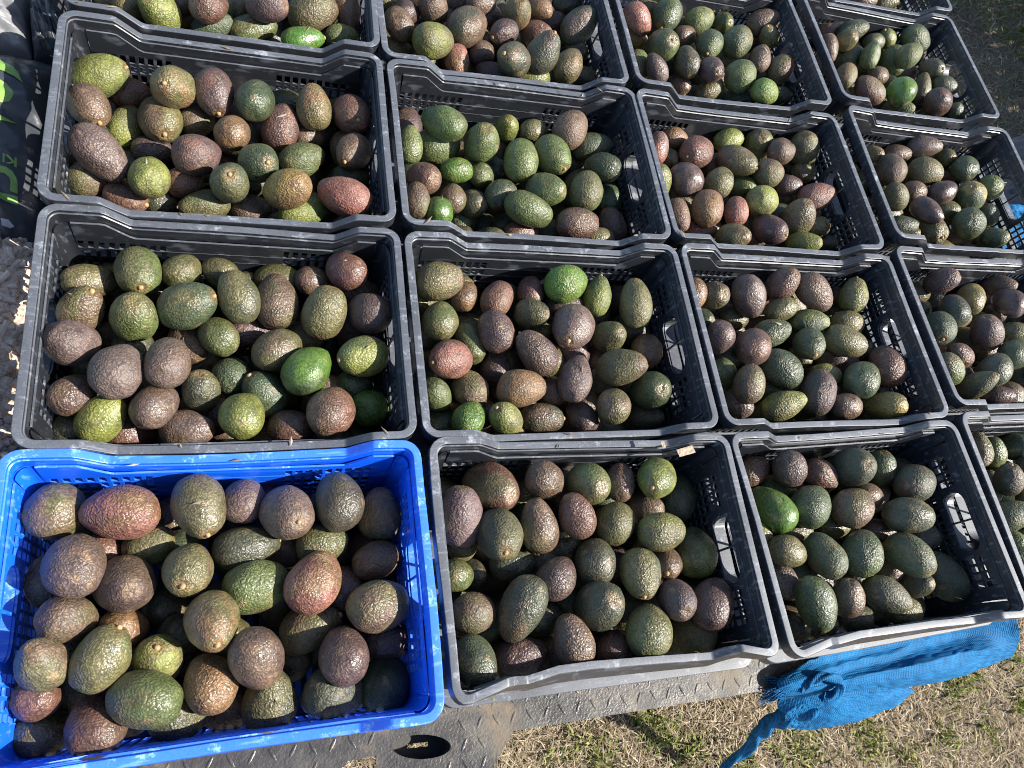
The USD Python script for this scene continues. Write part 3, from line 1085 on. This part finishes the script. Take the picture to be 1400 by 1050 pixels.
for r in recs:
    cx, cy, ca, cz = CRATES[r['crate']]
    z = LAYER_Z[r['layer']] + ag.uniform(-0.005, 0.005)
    p = at(r['u'], r['v'], z)
    dx, dy = p[0] - cx, p[1] - cy; lx, ly = dx * math.cos(ca) + dy * math.sin(ca), -dx * math.sin(ca) + dy * math.cos(ca)
    z -= (0.4, 1.0, 0.6)[r['layer']] * (0.022 * min(1, max(0, (-ly - 0.075) / 0.05)) + 0.020 * min(1, max(0, (lx - 0.12) / 0.06)) + 0.008 * min(1, max(0, (ly - 0.09) / 0.04)))
    p = at(r['u'], r['v'], z)
    depth = float((p - CAM) @ FWD)
    r['ray'] = ray(r['u'], r['v']); r['p'] = p
    W = float(np.clip(r['b'] * depth / FPX, 0.046 if r['layer'] < 2 else 0.052, 0.085))
    ratio = float(np.clip(r['a'] / r['b'], 1.02, 1.75)); R0 = max(1.34, ratio * 1.02)
    c2 = (ratio ** 2 - 1) / (R0 ** 2 - 1); ct = math.sqrt(min(1.0, max(0.06, c2))); st = math.sqrt(1 - ct * ct)
    d = r['ray'] / np.linalg.norm(r['ray'])
    e1 = RIGHT * math.cos(r['ang']) + UP * math.sin(r['ang']); e1 = e1 - d * (e1 @ d); e1 /= np.linalg.norm(e1)
    r['axis'] = e1 * ct + d * st * (-1 if r['stem'] else (1 if ag.uniform() < 0.7 else -1))
    r['W'], r['L'] = W * 0.97, W * R0 * 0.92


def seg_ends(r):
    h = max(0.0, r['L'] / 2 - r['W'] / 2 * 0.92)
    return r['p'] - r['axis'] * h, r['p'] + r['axis'] * h


def seg_dist(p1, q1, p2, q2):
    d1, d2, rr = q1 - p1, q2 - p2, p1 - p2
    a, e, f = d1 @ d1 + 1e-12, d2 @ d2 + 1e-12, d2 @ rr
    c, b = d1 @ rr, d1 @ d2
    den = a * e - b * b
    s = min(1, max(0, (b * f - c * e) / den)) if den > 1e-12 else 0.0
    t = (b * s + f) / e
    if t < 0: t, s = 0.0, min(1, max(0, -c / a))
    elif t > 1: t, s = 1.0, min(1, max(0, (b - c) / a))
    return float(np.linalg.norm(p1 + d1 * s - p2 - d2 * t))


by = {}
for r in recs:
    by.setdefault(r['crate'], []).append(r)
for key, rs in by.items():           # push the lower of two overlapping fruit away along its line of sight
    for it in range(40):
        moved = 0
        for i in range(len(rs)):
            for j in range(i + 1, len(rs)):
                A1, B1 = rs[i], rs[j]
                lim = (A1['W'] + B1['W']) / 2 * 0.86
                if np.abs(A1['p'] - B1['p']).max() > 0.12: continue
                dist = seg_dist(*seg_ends(A1), *seg_ends(B1))
                if dist >= lim: continue
                g = min(0.006, (lim - dist) * 0.6); moved += 1
                if A1['layer'] == B1['layer']:
                    hi = A1 if (A1['p'][2] > B1['p'][2]) else B1; lo = B1 if hi is A1 else A1
                    hi['p'] = hi['p'] - hi['ray'] * g * 0.35 if hi['p'][2] < -0.030 else hi['p']
                else:
                    lo = A1 if A1['layer'] > B1['layer'] else B1
                if lo['p'][2] > (-0.075, -0.104, -0.135)[lo['layer']]: lo['p'] = lo['p'] + lo['ray'] * g
        if not moved: break


def local(key, p):
    cx, cy, ca, cz = CRATES[key]
    dx, dy = p[0] - cx, p[1] - cy
    return dx * math.cos(ca) + dy * math.sin(ca), -dx * math.sin(ca) + dy * math.cos(ca)


def clamp(key, p, rad):
    cx, cy, ca, cz = CRATES[key]
    k = 1.027 if key == '41' else 1.0
    x, y = local(key, p); inn = TOPIN + (BOTIN - TOPIN) * (-p[2] / CR_H) + 0.001 + rad * 0.93
    hx, hy = CL * k / 2 - inn, CW * k / 2 - inn
    x2, y2 = min(hx, max(-hx, x)), min(hy, max(-hy, y))
    return np.array([cx + x2 * math.cos(ca) - y2 * math.sin(ca), cy + x2 * math.sin(ca) + y2 * math.cos(ca), p[2]])


for r in recs:
    r['p'] = clamp(r['crate'], r['p'], r['W'] / 2)

# fruit underneath, only glimpsed between the others
fill = []
for key in CRATES:
    if key == '04': continue
    mine = [(r['p'], r['W'] / 2) for r in by.get(key, [])]
    cx, cy, ca, cz = CRATES[key]
    for z in (-0.118, -0.155, -0.20):
        for i in range(7):
            for j in range(5):
                x, y = (i - 3) * 0.062 + ag.uniform(-.012, .012), (j - 2) * 0.062 + ag.uniform(-.012, .012)
                W = ag.uniform(0.056, 0.064)
                p = clamp(key, np.array([cx + x * math.cos(ca) - y * math.sin(ca), cy + x * math.sin(ca) + y * math.cos(ca), z + ag.uniform(-.008, .008)]), W / 2)
                if p[0] > 1.66: continue
                if all(np.linalg.norm(p - q) > (W / 2 + w) * 0.86 for q, w in mine):
                    ax = ag.normal(size=3); ax /= np.linalg.norm(ax)
                    mine.append((p, W / 2))
                    fill.append(dict(crate=key, p=p, W=W, L=W * 1.3, axis=ax, col=ag.choice(['k', 'b', 'o', 'p', 'd', 'bo', 'ko']), stem=False, layer=3))


def fruit(r, nt, nph, seed):
    """Unit-free avocado: vertices about its centre, faces, skin colours, stem position and direction."""
    g = np.random.default_rng(seed)
    t = np.linspace(0, np.pi, nt + 1); ph = np.linspace(0, 2 * np.pi, nph, endpoint=False)
    elong = r['L'] / r['W']
    pear = float(np.clip(g.normal(0.13, 0.06) + (elong - 1.38) * 0.22, 0.03, 0.20))
    x = np.cos(t); rad = np.sin(t) ** 0.80 * (1 - pear * np.cos(t) - pear * 0.3 * np.cos(2 * t))
    rad = rad / rad.max()
    x = np.where(x > 0, x - 0.05 * np.exp(-((t) / 0.16) ** 2), x)          # dimple at the stem
    V = [[x[0], 0, 0]]
    for k in range(1, nt):
        for q in ph: V.append([x[k], rad[k] * math.cos(q), rad[k] * math.sin(q)])
    V.append([x[-1], 0, 0])
    V = np.array(V); F = []
    for q in range(nph): F.append([0, 1 + q, 1 + (q + 1) % nph])
    for k in range(nt - 2):
        o0, o1 = 1 + k * nph, 1 + (k + 1) * nph
        for q in range(nph):
            q2 = (q + 1) % nph; F += [[o0 + q, o1 + q, o1 + q2], [o0 + q, o1 + q2, o0 + q2]]
    o0 = 1 + (nt - 2) * nph
    for q in range(nph): F.append([len(V) - 1, o0 + (q + 1) % nph, o0 + q])
    off = g.uniform(0, 100, 3)
    lump = meshkit.fbm(V * 1.3 + off, 2, 1) - 0.5
    V2 = V * (1 + 0.13 * lump[:, None])
    bend = g.uniform(-0.10, 0.10); V2[:, 1] += bend * (V2[:, 0] ** 2 - 0.4) * 0.8
    if nt > 20:
        peb = meshkit.noise(V2 * np.array([elong, 1, 1]) * 8.5 + off, 2) - 0.5
        nn = V / np.linalg.norm(V, axis=1, keepdims=True)
        V2 = V2 + nn * peb[:, None] * 0.022
    V2 = V2 * np.array([r['L'] / 2, r['W'] / 2, r['W'] / 2])
    c1 = np.array(PAL[r['col'][0]]); c2 = np.array(PAL[r['col'][1]]) if len(r['col']) > 1 else c1 * g.uniform(0.75, 1.25, 3)
    m = meshkit.fbm(V * 1.6 + off + 7, 3, 6) + 0.22 * (V @ g.normal(size=3)) * 0.6 + 0.10 * V[:, 0] * g.uniform(-1, 1)
    w = np.clip((m - 0.47) / 0.22 + (0.0 if len(r['col']) > 1 else 0.2), 0, 1) * (0.85 if len(r['col']) > 1 else 0.6)
    col = c1 * (1 - w[:, None]) + c2 * w[:, None]
    col = col * g.uniform(0.85, 1.15)
    blot = meshkit.fbm(V * 5 + off + 31, 3, 8); col = col * (0.75 + 0.5 * blot)[:, None]
    scar = np.clip((meshkit.fbm(V * 2.7 + off + 60, 4, 12) - 0.68) / 0.06, 0, 1)[:, None] * 0.6
    col = col * (1 - scar) + np.array([0.26, 0.17, 0.09]) * scar
    ring_ = np.exp(-((t[None, :] * 0)).sum() * 0) * np.exp(-((1 - V[:, 0]) / 0.05) ** 2)[:, None] * 0.7
    col = col * (1 - ring_) + np.array([0.20, 0.12, 0.05]) * ring_
    e1 = r['axis']; e2 = np.cross(e1, [0.3, 0.2, 1.0]); e2 /= np.linalg.norm(e2); e3 = np.cross(e1, e2)
    tw = g.uniform(0, 2 * np.pi); f2 = e2 * math.cos(tw) + e3 * math.sin(tw); f3 = np.cross(e1, f2)
    R = np.stack([e1, f2, f3])
    return V2 @ R, np.array(F), col, V2[0] @ R, e1


def stem_mesh(pos, axis, rad, g):
    prof = np.array([[0, 0.0034], [rad * 0.45, 0.0040], [rad * 0.8, 0.0028], [rad, 0.0], [rad * 0.92, -0.003], [0, -0.003]])
    m = trimesh.creation.revolve(prof[::-1], sections=10)
    m.vertices[:, :2] *= 1 + 0.12 * g.normal(size=(len(m.vertices), 1)) * 0.5
    m.apply_transform(trimesh.geometry.align_vectors([0, 0, 1], axis)); m.apply_translation(pos)
    return m


# which fruit are things of their own: the 300 that show largest in the picture
for r in recs:
    r['show'] = r['a'] * r['b'] * (1.0, 0.62, 0.25)[r['layer']] * (0.0 if (r['u'] > 1400 or r['v'] < 4) else 1.0)
top = sorted(range(len(recs)), key=lambda i: -recs[i]['show'])[:300]
single = set(top)
ORD = ['first', 'second', 'third', 'fourth', 'fifth', 'sixth', 'seventh', 'eighth', 'ninth', 'tenth', 'eleventh', 'twelfth', 'thirteenth', 'fourteenth']
WHERE = {'41': 'blue crate', '42': 'crate right of blue crate', '43': 'crate above the netting', '44': "front row's fourth crate", '31': 'crate behind blue crate',
         '32': "second row's second crate", '33': "second row's third crate", '34': "second row's fourth crate", '21': "third row's first crate", '22': "third row's second crate",
         '23': "third row's third crate", '24': "third row's fourth crate", '11': "fourth row's first crate", '12': "fourth row's second crate", '13': "fourth row's third crate",
         '14': "fourth row's fourth crate"}
for key, rs in by.items():
    vis = [r for r in rs if r['layer'] < 2]
    for r in vis: r['lx'], r['ly'] = local(key, r['p'])
    vis.sort(key=lambda r: -r['ly'])
    names = ['back', 'second', 'middle', 'fourth', 'front']
    for k, chunk in enumerate(np.array_split(np.arange(len(vis)), 5)):
        ln = sorted([vis[i] for i in chunk], key=lambda r: r['lx'])
        for q, r in enumerate(ln):
            r['label'] = '%s avocado, %s from left, %s line, %s' % (WORD[r['col'][0]], ORD[q], names[k], WHERE.get(key, 'the farthest crate'))
SPECIAL = {('41', 1): 'large rosy red avocado at the back left of the blue crate', ('41', 13): 'peach red avocado with a star shaped scar, on top in the blue crate',
           ('32', 13): 'vivid green avocado standing out at the back of the crate behind the bowed one', ('42', 20): 'long dark pear shaped avocado lying on top, right of the blue crate',
           ('13', 3): 'yellow orange avocado at the left side of the top third crate'}
SV, SF, SC, so = [], [], [], 0
BV, BF, BO = [], [], 0
count = {}
for i, r in enumerate(recs + fill):
    k = count.get(r['crate'], 0); count[r['crate']] = k + 1
    big = i in single
    V, F, col, sp, ax = fruit(r, *((46, 60) if (r['crate'], k) == ('41', 13) else (34, 44) if big else ((22, 28) if i < len(recs) else (10, 14))), seed=1000 + i)
    g = np.random.default_rng(9000 + i)
    if (r['crate'], k) == ('41', 13):       # the star-shaped corky scar at the stem end
        q = V / np.linalg.norm(V, axis=1, keepdims=True)
        cen = ax * 0.75 - FWD * 0.65; cen /= np.linalg.norm(cen)
        t1 = np.cross(cen, [0, 0, 1.0]); t1 /= np.linalg.norm(t1); t2 = np.cross(cen, t1)
        th = np.arctan2(q @ t2, q @ t1); rr_ = np.arccos(np.clip(q @ cen, -1, 1))
        w = np.clip(1.15 - rr_ / (0.30 + 0.22 * np.abs(np.cos(3.5 * th + 0.8)) ** 2), 0, 1)[:, None] * 0.85
        col = col * (1 - w) + np.array([0.34, 0.24, 0.14]) * w
    if not big:
        SV.append(V + r['p']); SF.append(F + so); SC.append(col); so += len(V)
        if r['stem']:
            s = stem_mesh(sp + r['p'], ax, 0.0040, g); BV.append(s)
        continue
    base = np.array([r['p'][0], r['p'][1], r['p'][2] + V[:, 2].min()])
    t = thing('avocado', base, label=SPECIAL.get((r['crate'], k), r.get('label', '%s avocado half hidden in %s' % (WORD[r['col'][0]], WHERE[r['crate']]))), cat='avocado', group='avocados in the crates')
    d = r['p'] - base
    smooth_one = r['col'] in ('G', 'Gd', 'Gy', 'pm') and g.uniform() < 0.7
    put('skin', trimesh.Trimesh(V + d, F, process=False), M_SMOOTH if smooth_one else M_SKINS[int(g.integers(0, 3))], t, True, color=col)
    if r['stem'] or g.uniform() < 0.12:
        put('stem', stem_mesh(sp + d, ax, g.uniform(0.0030, 0.0044), g), M_STEM, t, True)
heap = put('avocado_pile', trimesh.Trimesh(np.vstack(SV), np.vstack(SF), process=False), M_SKIN, smooth=True, color=np.vstack(SC),
           label='the remaining smaller, deeper and half hidden avocados filling the crates', cat='avocados', kind='stuff')
if BV:
    put('stem', cat(BV), M_STEM, heap, True)

# ------------------------------------------------------------------ blue netting under the front crate
def net_sheet(grid_px, zs, nu, nv, amp, seed):
    """A draped sheet through rows of picture points at their own heights, with folds and real thickness."""
    from scipy.interpolate import RectBivariateSpline
    rows = [[at(u, v, z) for (u, v), z in zip(row, zr)] for row, zr in zip(grid_px, zs)]
    G = np.array(rows); a, b = np.arange(G.shape[0]), np.arange(G.shape[1])
    ka, kb = min(3, len(a) - 1), min(3, len(b) - 1)
    s, t = np.linspace(0, len(a) - 1, nu), np.linspace(0, len(b) - 1, nv)
    P = np.stack([RectBivariateSpline(a, b, G[..., k], kx=ka, ky=kb, s=0)(s, t) for k in range(3)], -1)
    S_, T_ = np.meshgrid(s / s.max(), t / t.max(), indexing='ij')
    q = np.stack([S_ * 1.6 + seed, T_ * 3.5, S_ * 0], -1)
    wav = meshkit.fbm(np.stack([S_ * 1.2 + seed, T_ * 2.2 + 5, S_ * 0], -1), 2, seed + 1)
    ph = (S_ * 2.4 + T_ * 1.2 + wav * 1.6) * np.pi
    ridge = 1 - np.abs(np.sin(ph)) ** 0.7
    dz = amp * (meshkit.fbm(q, 2, seed) - 0.5) * 2 + amp * 0.75 * ridge * meshkit.noise(np.stack([S_ * 2 + seed, T_ * 3, S_ * 0 + 9], -1), 3)
    P[..., 2] += dz; P[..., 0] += dz * 0.25
    e = (meshkit.noise(np.stack([S_ * 40, T_ * 40, S_ * 0 + seed], -1)) - 0.5) * 0.003
    P[..., 1] += e
    idx = np.arange(nu * nv).reshape(nu, nv)
    f = np.stack([idx[:-1, :-1], idx[1:, :-1], idx[1:, 1:], idx[:-1, 1:]], -1).reshape(-1, 4)
    f = np.vstack([f[:, [0, 1, 2]], f[:, [0, 2, 3]]])
    m = trimesh.Trimesh(P.reshape(-1, 3), f, process=False); n = m.vertex_normals
    return trimesh.Trimesh(np.vstack([m.vertices + n * 0.0009, m.vertices - n * 0.0009]), np.vstack([f, f[:, ::-1] + nu * nv]), process=False)


net = thing('blue_netting', (0, 0, 0), label='bright blue knitted shade netting bunched under the front black crate and trailing to the ground', cat='netting')
main = [[(1068, 925), (1120, 900), (1180, 872), (1240, 852), (1300, 838), (1350, 832), (1388, 826)],
        [(1064, 938), (1125, 920), (1182, 902), (1242, 888), (1300, 876), (1350, 866), (1391, 862)],
        [(1066, 948), (1128, 938), (1184, 925), (1245, 915), (1302, 903), (1352, 890), (1392, 884)],
        [(1070, 955), (1128, 950), (1186, 944), (1246, 938), (1304, 926), (1352, 911), (1388, 898)]]
mz = [[-0.23, -0.20, -0.19, -0.19, -0.19, -0.19, -0.20], [-0.225, -0.205, -0.225, -0.235, -0.24, -0.235, -0.22], [-0.245, -0.215, -0.21, -0.205, -0.215, -0.235, -0.26], [-0.27, -0.26, -0.26, -0.27, -0.285, -0.30, -0.32]]
put('draped_sheet', net_sheet(main, mz, 80, 170, 0.019, 2), M_NET, net, True)
flap = [[(1060, 958), (1095, 945), (1130, 938), (1170, 934), (1205, 932), (1240, 936)],
        [(1062, 974), (1098, 964), (1135, 958), (1172, 952), (1208, 946), (1242, 941)],
        [(1064, 986), (1100, 982), (1138, 977), (1176, 968), (1212, 958), (1243, 946)],
        [(1064, 994), (1102, 997), (1140, 993), (1180, 982), (1214, 968), (1243, 951)]]
fz = [[-0.29, -0.255, -0.235, -0.235, -0.245, -0.27], [-0.31, -0.27, -0.25, -0.25, -0.265, -0.29], [-0.33, -0.30, -0.28, -0.28, -0.29, -0.31], [-0.345, -0.335, -0.32, -0.315, -0.315, -0.32]]
put('hanging_flap', net_sheet(flap, fz, 60, 110, 0.017, 5), M_NET, net, True)


def strand(pts, r0, r1, twist, sides, seed, lobes=3):
    from scipy.interpolate import CubicSpline
    P = np.array(pts); t = np.linspace(0, 1, len(P)); c = CubicSpline(t, P); n = 90
    s = np.linspace(0, 1, n); Q = c(s); Tn = np.gradient(Q, axis=0); Tn /= np.linalg.norm(Tn, axis=1, keepdims=True)
    a = np.cross(Tn, [0, 0, 1.0]); a /= np.linalg.norm(a, axis=1, keepdims=True); b = np.cross(Tn, a)
    th = np.linspace(0, 2 * np.pi, sides, endpoint=False)
    R = (r0 + (r1 - r0) * s)[:, None] * (1 + 0.32 * np.cos(lobes * (th[None, :] + twist * s[:, None])) + 0.25 * (meshkit.noise(np.stack([np.repeat(s[:, None] * 22, sides, 1), np.cos(th)[None] * 1.5 + s[:, None] * 0, np.sin(th)[None] * 1.5 + s[:, None] * 0], -1) + seed) - 0.5))
    V = Q[:, None] + R[..., None] * (np.cos(th)[None, :, None] * a[:, None] + np.sin(th)[None, :, None] * b[:, None])
    idx = np.arange(n * sides).reshape(n, sides); j = np.roll(idx, -1, 1)
    f = np.stack([idx[:-1], idx[1:], j[1:], j[:-1]], -1).reshape(-1, 4)
    return trimesh.Trimesh(V.reshape(-1, 3), np.vstack([f[:, [0, 1, 2]], f[:, [0, 2, 3]]]), process=False)


put('twisted_tail', strand([at(1110, 962, -0.285), at(1075, 980, -0.33), at(1045, 996, -0.40), at(1030, 1015, -0.46), at(1008, 1035, -0.52), at(985, 1054, -0.57)], 0.017, 0.006, 9, 20, 3), M_NET, net, True)
put('knot', strand([at(1096, 944, -0.225), at(1110, 930, -0.205), at(1130, 925, -0.195), at(1148, 932, -0.20), at(1143, 948, -0.215), at(1124, 952, -0.225)], 0.006, 0.008, 9, 16, 5), M_NET, net, True)
fr = []
fg = np.random.default_rng(17)
for k in range(46):
    u0, v0 = 1064 + fg.uniform(-4, 10), 942 + fg.uniform(-14, 12)
    p = [at(u0, v0, -0.232), at(u0 - fg.uniform(6, 16), v0 + fg.uniform(-3, 8), -0.238), at(u0 - fg.uniform(16, 36), v0 + fg.uniform(-4, 16), -0.25 - fg.uniform(0, 0.03))]
    s = strand(p, 0.0009, 0.0006, 1, 4, k)
    fr.append(s)
put('frayed_threads', cat(fr), M_NET, net, True, kind='stuff')

# ------------------------------------------------------------------ bags beside the load
def pillow(corners, z_edge, z_top, nu=70, nv=70, seed=1, wr=0.010, bot=None):
    """A full bag lying flat: four ground corners, bulging top and a flat underside."""
    c = np.array(corners, float); s, t = np.meshgrid(np.linspace(0, 1, nu), np.linspace(0, 1, nv), indexing='ij')
    xy = ((1 - s) * (1 - t))[..., None] * c[0] + (s * (1 - t))[..., None] * c[1] + (s * t)[..., None] * c[2] + ((1 - s) * t)[..., None] * c[3]
    bulge = (np.clip(4 * s * (1 - s), 0, 1) ** 0.38) * (np.clip(4 * t * (1 - t), 0, 1) ** 0.38)
    w = meshkit.fbm(np.stack([s * 5 + t * 9, t * 4 - s * 2, s * 0 + seed], -1), 4, seed) - 0.5
    w2 = meshkit.noise(np.stack([s * 22 + t * 14, t * 5, s * 0 + seed], -1), seed) - 0.5
    zt = z_edge + (z_top - z_edge) * bulge + (wr * 2 * w + wr * 0.5 * w2) * np.clip(bulge * 1.6, 0, 1)
    top_ = np.concatenate([xy, zt[..., None]], -1); b_ = np.concatenate([xy, (z_edge - ((z_edge - (bot if bot is not None else Z_BED + 0.003)) * np.clip(bulge * 3, 0, 1)))[..., None]], -1)
    idx = np.arange(nu * nv).reshape(nu, nv); f = np.stack([idx[:-1, :-1], idx[1:, :-1], idx[1:, 1:], idx[:-1, 1:]], -1).reshape(-1, 4); f = np.vstack([f[:, [0, 1, 2]], f[:, [0, 2, 3]]])
    m = trimesh.Trimesh(np.vstack([top_.reshape(-1, 3), b_.reshape(-1, 3)]), np.vstack([f, f[:, ::-1] + nu * nv]), process=False)
    if m.volume < 0: m.invert()

    lin = []

    def surf(x, y):
        from scipy.interpolate import LinearNDInterpolator
        if not lin:
            lin.append(LinearNDInterpolator(xy.reshape(-1, 2), zt.ravel()))
        return lin[0](x, y)
    return m, surf


ZB = -0.045
q = lambda u, v: at(u, v, ZB)[:2]
bagA = [q(-330, 296), q(46, 302), q(72, 40), q(-200, 20)]
bm, bsurf = pillow(bagA, -0.13, ZB, seed=3, wr=0.012)
bag = thing('pellet_bag', (0, 0, 0), label='shiny black plastic bag with lime green print lying left of the crates', cat='bag')
put('film', bm, M_BAG, bag, True)


def decal(name, poly, mat, parent, lift=0.0012):
    """A printed patch lying on the bag, following its surface."""
    out = []
    for g in getattr(poly, 'geoms', [poly]):
        if g.area < 1e-8: continue
        m = trimesh.creation.extrude_polygon(g, 0.0004, engine='earcut')
        v, f = trimesh.remesh.subdivide_to_size(m.vertices, m.faces, 0.006, max_iter=12)
        z = bsurf(v[:, 0], v[:, 1]); z = np.where(np.isnan(z), -0.2, z); v = v.copy(); v[:, 2] += z + lift
        out.append(trimesh.Trimesh(v, f, process=False))
    if out: put(name, cat(out), mat, parent)


pxpoly = lambda pts: Polygon([q(u, v) for u, v in pts]).buffer(0)
decal('leaf_print', pxpoly([(-40, 62), (-12, 60), (0, 69), (12, 76), (20, 85), (25, 97), (14, 90), (0, 84), (-20, 80)]), M_LIME, bag)
decal('leaf_print', pxpoly([(-40, 96), (-8, 97), (4, 102), (12, 110), (14, 118), (9, 128), (0, 131), (-40, 133)]), M_LIME, bag)
decal('leaf_print', pxpoly([(-40, 150), (-4, 149), (16, 152), (5, 156), (-8, 158), (-40, 164)]), M_LIME, bag)
decal('letter_print', pxpoly([(16.5, 201), (14.0, 201), (13.6, 206), (6, 200), (2, 200), (10.5, 207), (2.5, 211), (6, 211.5), (13.2, 208), (12.8, 213), (16.0, 213.5)]), M_LIME, bag)
decal('letter_print', pxpoly([(1.5, 199), (-1, 199), (-1.5, 211), (1, 211)]), M_LIME, bag)
ring_o = pxpoly([(-40, 214), (3, 216), (10, 219), (15, 226), (16, 234), (15, 245), (5.5, 243), (7, 234), (6, 227), (0, 223), (-40, 222)])
decal('letter_print', ring_o, M_LIME, bag)
decal('letter_print', pxpoly([(-40, 243), (15, 248), (14.4, 257.5), (-40, 252)]), M_LIME, bag)
decal('small_print', pxpoly([(-10, 276), (0, 276), (6, 281), (0, 284), (-10, 283)]), M_GREYPRINT, bag)

bp, psurf = pillow([q(-330, 660), q(8, 660), q(44, 306), q(-330, 306)], -0.12, -0.05, seed=8, wr=0.006)
pel = thing('wood_pellets', (0, 0, 0), label='heap of grey brown wood pellets left of the crate behind the blue one', cat='pellets', kind='stuff')
pg_ = np.random.default_rng(31)
pm = []
ZP = -0.052
for k in range(1300):
    u, v = pg_.uniform(-60, 52), pg_.uniform(300, 640)
    p = at(u, v, ZP); z = psurf(p[0], p[1])
    if np.isnan(z): continue
    c = trimesh.creation.cylinder(radius=0.0042, height=pg_.uniform(0.018, 0.048), sections=7)
    dv = np.array([math.cos(a0 := pg_.uniform(0, np.pi)), math.sin(a0), pg_.normal(0, 0.25)]); dv /= np.linalg.norm(dv)
    c.apply_transform(trimesh.geometry.align_vectors([0, 0, 1], dv)); c.apply_translation([p[0], p[1], float(z) + 0.003 + pg_.uniform(-0.001, 0.005)])
    pm.append(c)
put('pellet', cat(pm), M_PELLET, pel, 40, kind='stuff')
put('heap', bp, M_PELLET, pel, True)

sv, _ = pillow([at(-160, 34, -0.06)[:2], at(28, 33, -0.06)[:2], at(24, -60, -0.06)[:2], at(-160, -60, -0.06)[:2]], -0.13, -0.05, seed=12, wr=0.03)
put('silver_bag', sv, M_SILVER, smooth=True, label='crumpled pale silver bag in the top left corner', cat='bag')
sv, _ = pillow([at(30, 38, -0.06)[:2], at(86, 40, -0.06)[:2], at(96, -60, -0.06)[:2], at(30, -60, -0.06)[:2]], -0.15, -0.06, seed=14, wr=0.015)
put('black_bag', sv, M_BAG, smooth=True, label='plain black bag between the silver bag and the crate corner at top left', cat='bag')

# grey cloth and blue crate edge seen beyond the right-hand crates
gc, _ = pillow([at(1382, 300, -0.35)[:2], at(1470, 320, -0.35)[:2], at(1450, 170, -0.35)[:2], at(1378, 178, -0.35)[:2]], -0.45, -0.30, seed=19, wr=0.03, bot=Z_GROUND)
put('grey_sack', gc, M_GREYCLOTH, smooth=True, label='dark grey sack on the ground at the right edge beside the crates', cat='sack')
bc, _ = pillow([at(1352, 372, -0.3)[:2], at(1440, 372, -0.3)[:2], at(1430, 268, -0.3)[:2], at(1345, 268, -0.3)[:2]], -0.36, -0.30, seed=23, wr=0.02, bot=Z_GROUND)
put('blue_sheet', bc, M_NET, smooth=True, label='folded blue sheet seen through the hand grip of a right-hand crate', cat='sheet')

# dry bits of leaf and straw lying in the crates and on the fruit
db = np.random.default_rng(63); dv_, df_, dc_, do = [], [], [], 0
for k in range(150):
    key = list(CRATES)[int(db.integers(0, 12))]; cx, cy, ca, cz = CRATES[key]
    mates = by[key]; r = mates[int(db.integers(0, len(mates)))]
    if db.uniform() < 0.35: p = np.array([cx + db.uniform(-.23, .23), cy + db.choice([-1, 1]) * 0.163, 0.002]); p[2] = 0.002 + zrim(p[0] - cx, CL) + cz
    else: p = r['p'] + np.array([db.uniform(-.006, .006), db.uniform(-.006, .006), r['W'] / 2 * 1.02])
    l, w = db.uniform(.004, .011), db.uniform(.0006, .0025); a = db.uniform(0, np.pi); d = np.array([math.cos(a), math.sin(a), db.normal(0, .12)]); s = np.array([-math.sin(a), math.cos(a), 0])
    V = np.array([p - d * l, p + s * w, p + d * l, p - s * w, p + [0, 0, 0.0012]]); dv_.append(V); df_.append(np.array([[0, 3, 4], [3, 2, 4], [2, 1, 4], [1, 0, 4]]) + do); do += 5
    dc_.append(np.repeat(STRAW[int(db.integers(0, 5))][None] * db.uniform(.5, 1), 5, 0))
put('dry_debris', trimesh.Trimesh(np.vstack(dv_), np.vstack(df_), process=False), M_BLADE, color=np.vstack(dc_), label='dry bits of straw and leaf scattered over the fruit and crate rims', cat='debris', kind='stuff')

# paper scraps stuck on the bowed crate's back rim
for (u, v, w, h, a) in ((936, 618, 0.030, 0.012, 0.2), (905, 609, 0.006, 0.010, 0.1)):
    p = at(u, v, -0.001)
    m = bx(0, 0, 0, w, h, 0.0006)
    vv, ff = trimesh.remesh.subdivide_to_size(m.vertices, m.faces, 0.004, max_iter=8); vv = vv.copy()
    vv[:, 2] += 0.0012 * (meshkit.noise(vv * 300) - 0.3) + (0.0 if w < 0.01 else 0.0)
    m = trimesh.Trimesh(vv, ff, process=False); m.apply_transform(trimesh.transformations.rotation_matrix(a, [0, 0, 1])); m.apply_translation([p[0], p[1], 0.003])
    put('paper_scrap', m, M_PAPER, label='torn tan paper scrap on the back rim of the bowed crate' if w > 0.01 else 'tiny tan label remnant on the back rim, left of the torn scrap', cat='scrap')

# a leafy shrub right of the picture that shades the grass beyond the load
sh = thing('shrub', (3.95, 0.95, Z_GROUND), label='dense leafy shrub at the right, just outside the picture, shading the grass', cat='shrub')
sg = np.random.default_rng(77)
stems = []
for k in range(9):
    b0 = np.array([sg.uniform(-.25, .25), sg.uniform(-1.3, 1.3), 0.0]); d0 = np.array([sg.normal(0, .2), sg.normal(0, .2), 1.0])
    stems.append(strand([b0, b0 + d0 * 0.4, b0 + d0 * 0.9 + sg.normal(0, .06, 3)], 0.022, 0.007, 1, 8, k))
put('trunk', cat(stems), M_BARK, sh, True)
n = 15000
cpt = np.c_[sg.normal(0, 0.30, n), sg.uniform(-1.5, 1.5, n), sg.uniform(0.03, 1.3, n)]
V, F, C = blades(cpt, n, 0.05, 0.09, 0.016, (0.2, 1.5), np.array([[0.05, 0.09, 0.02], [0.07, 0.11, 0.03], [0.035, 0.065, 0.015]]), 78)
put('crown', trimesh.Trimesh(V, F, process=False), M_LEAF, sh, color=C)
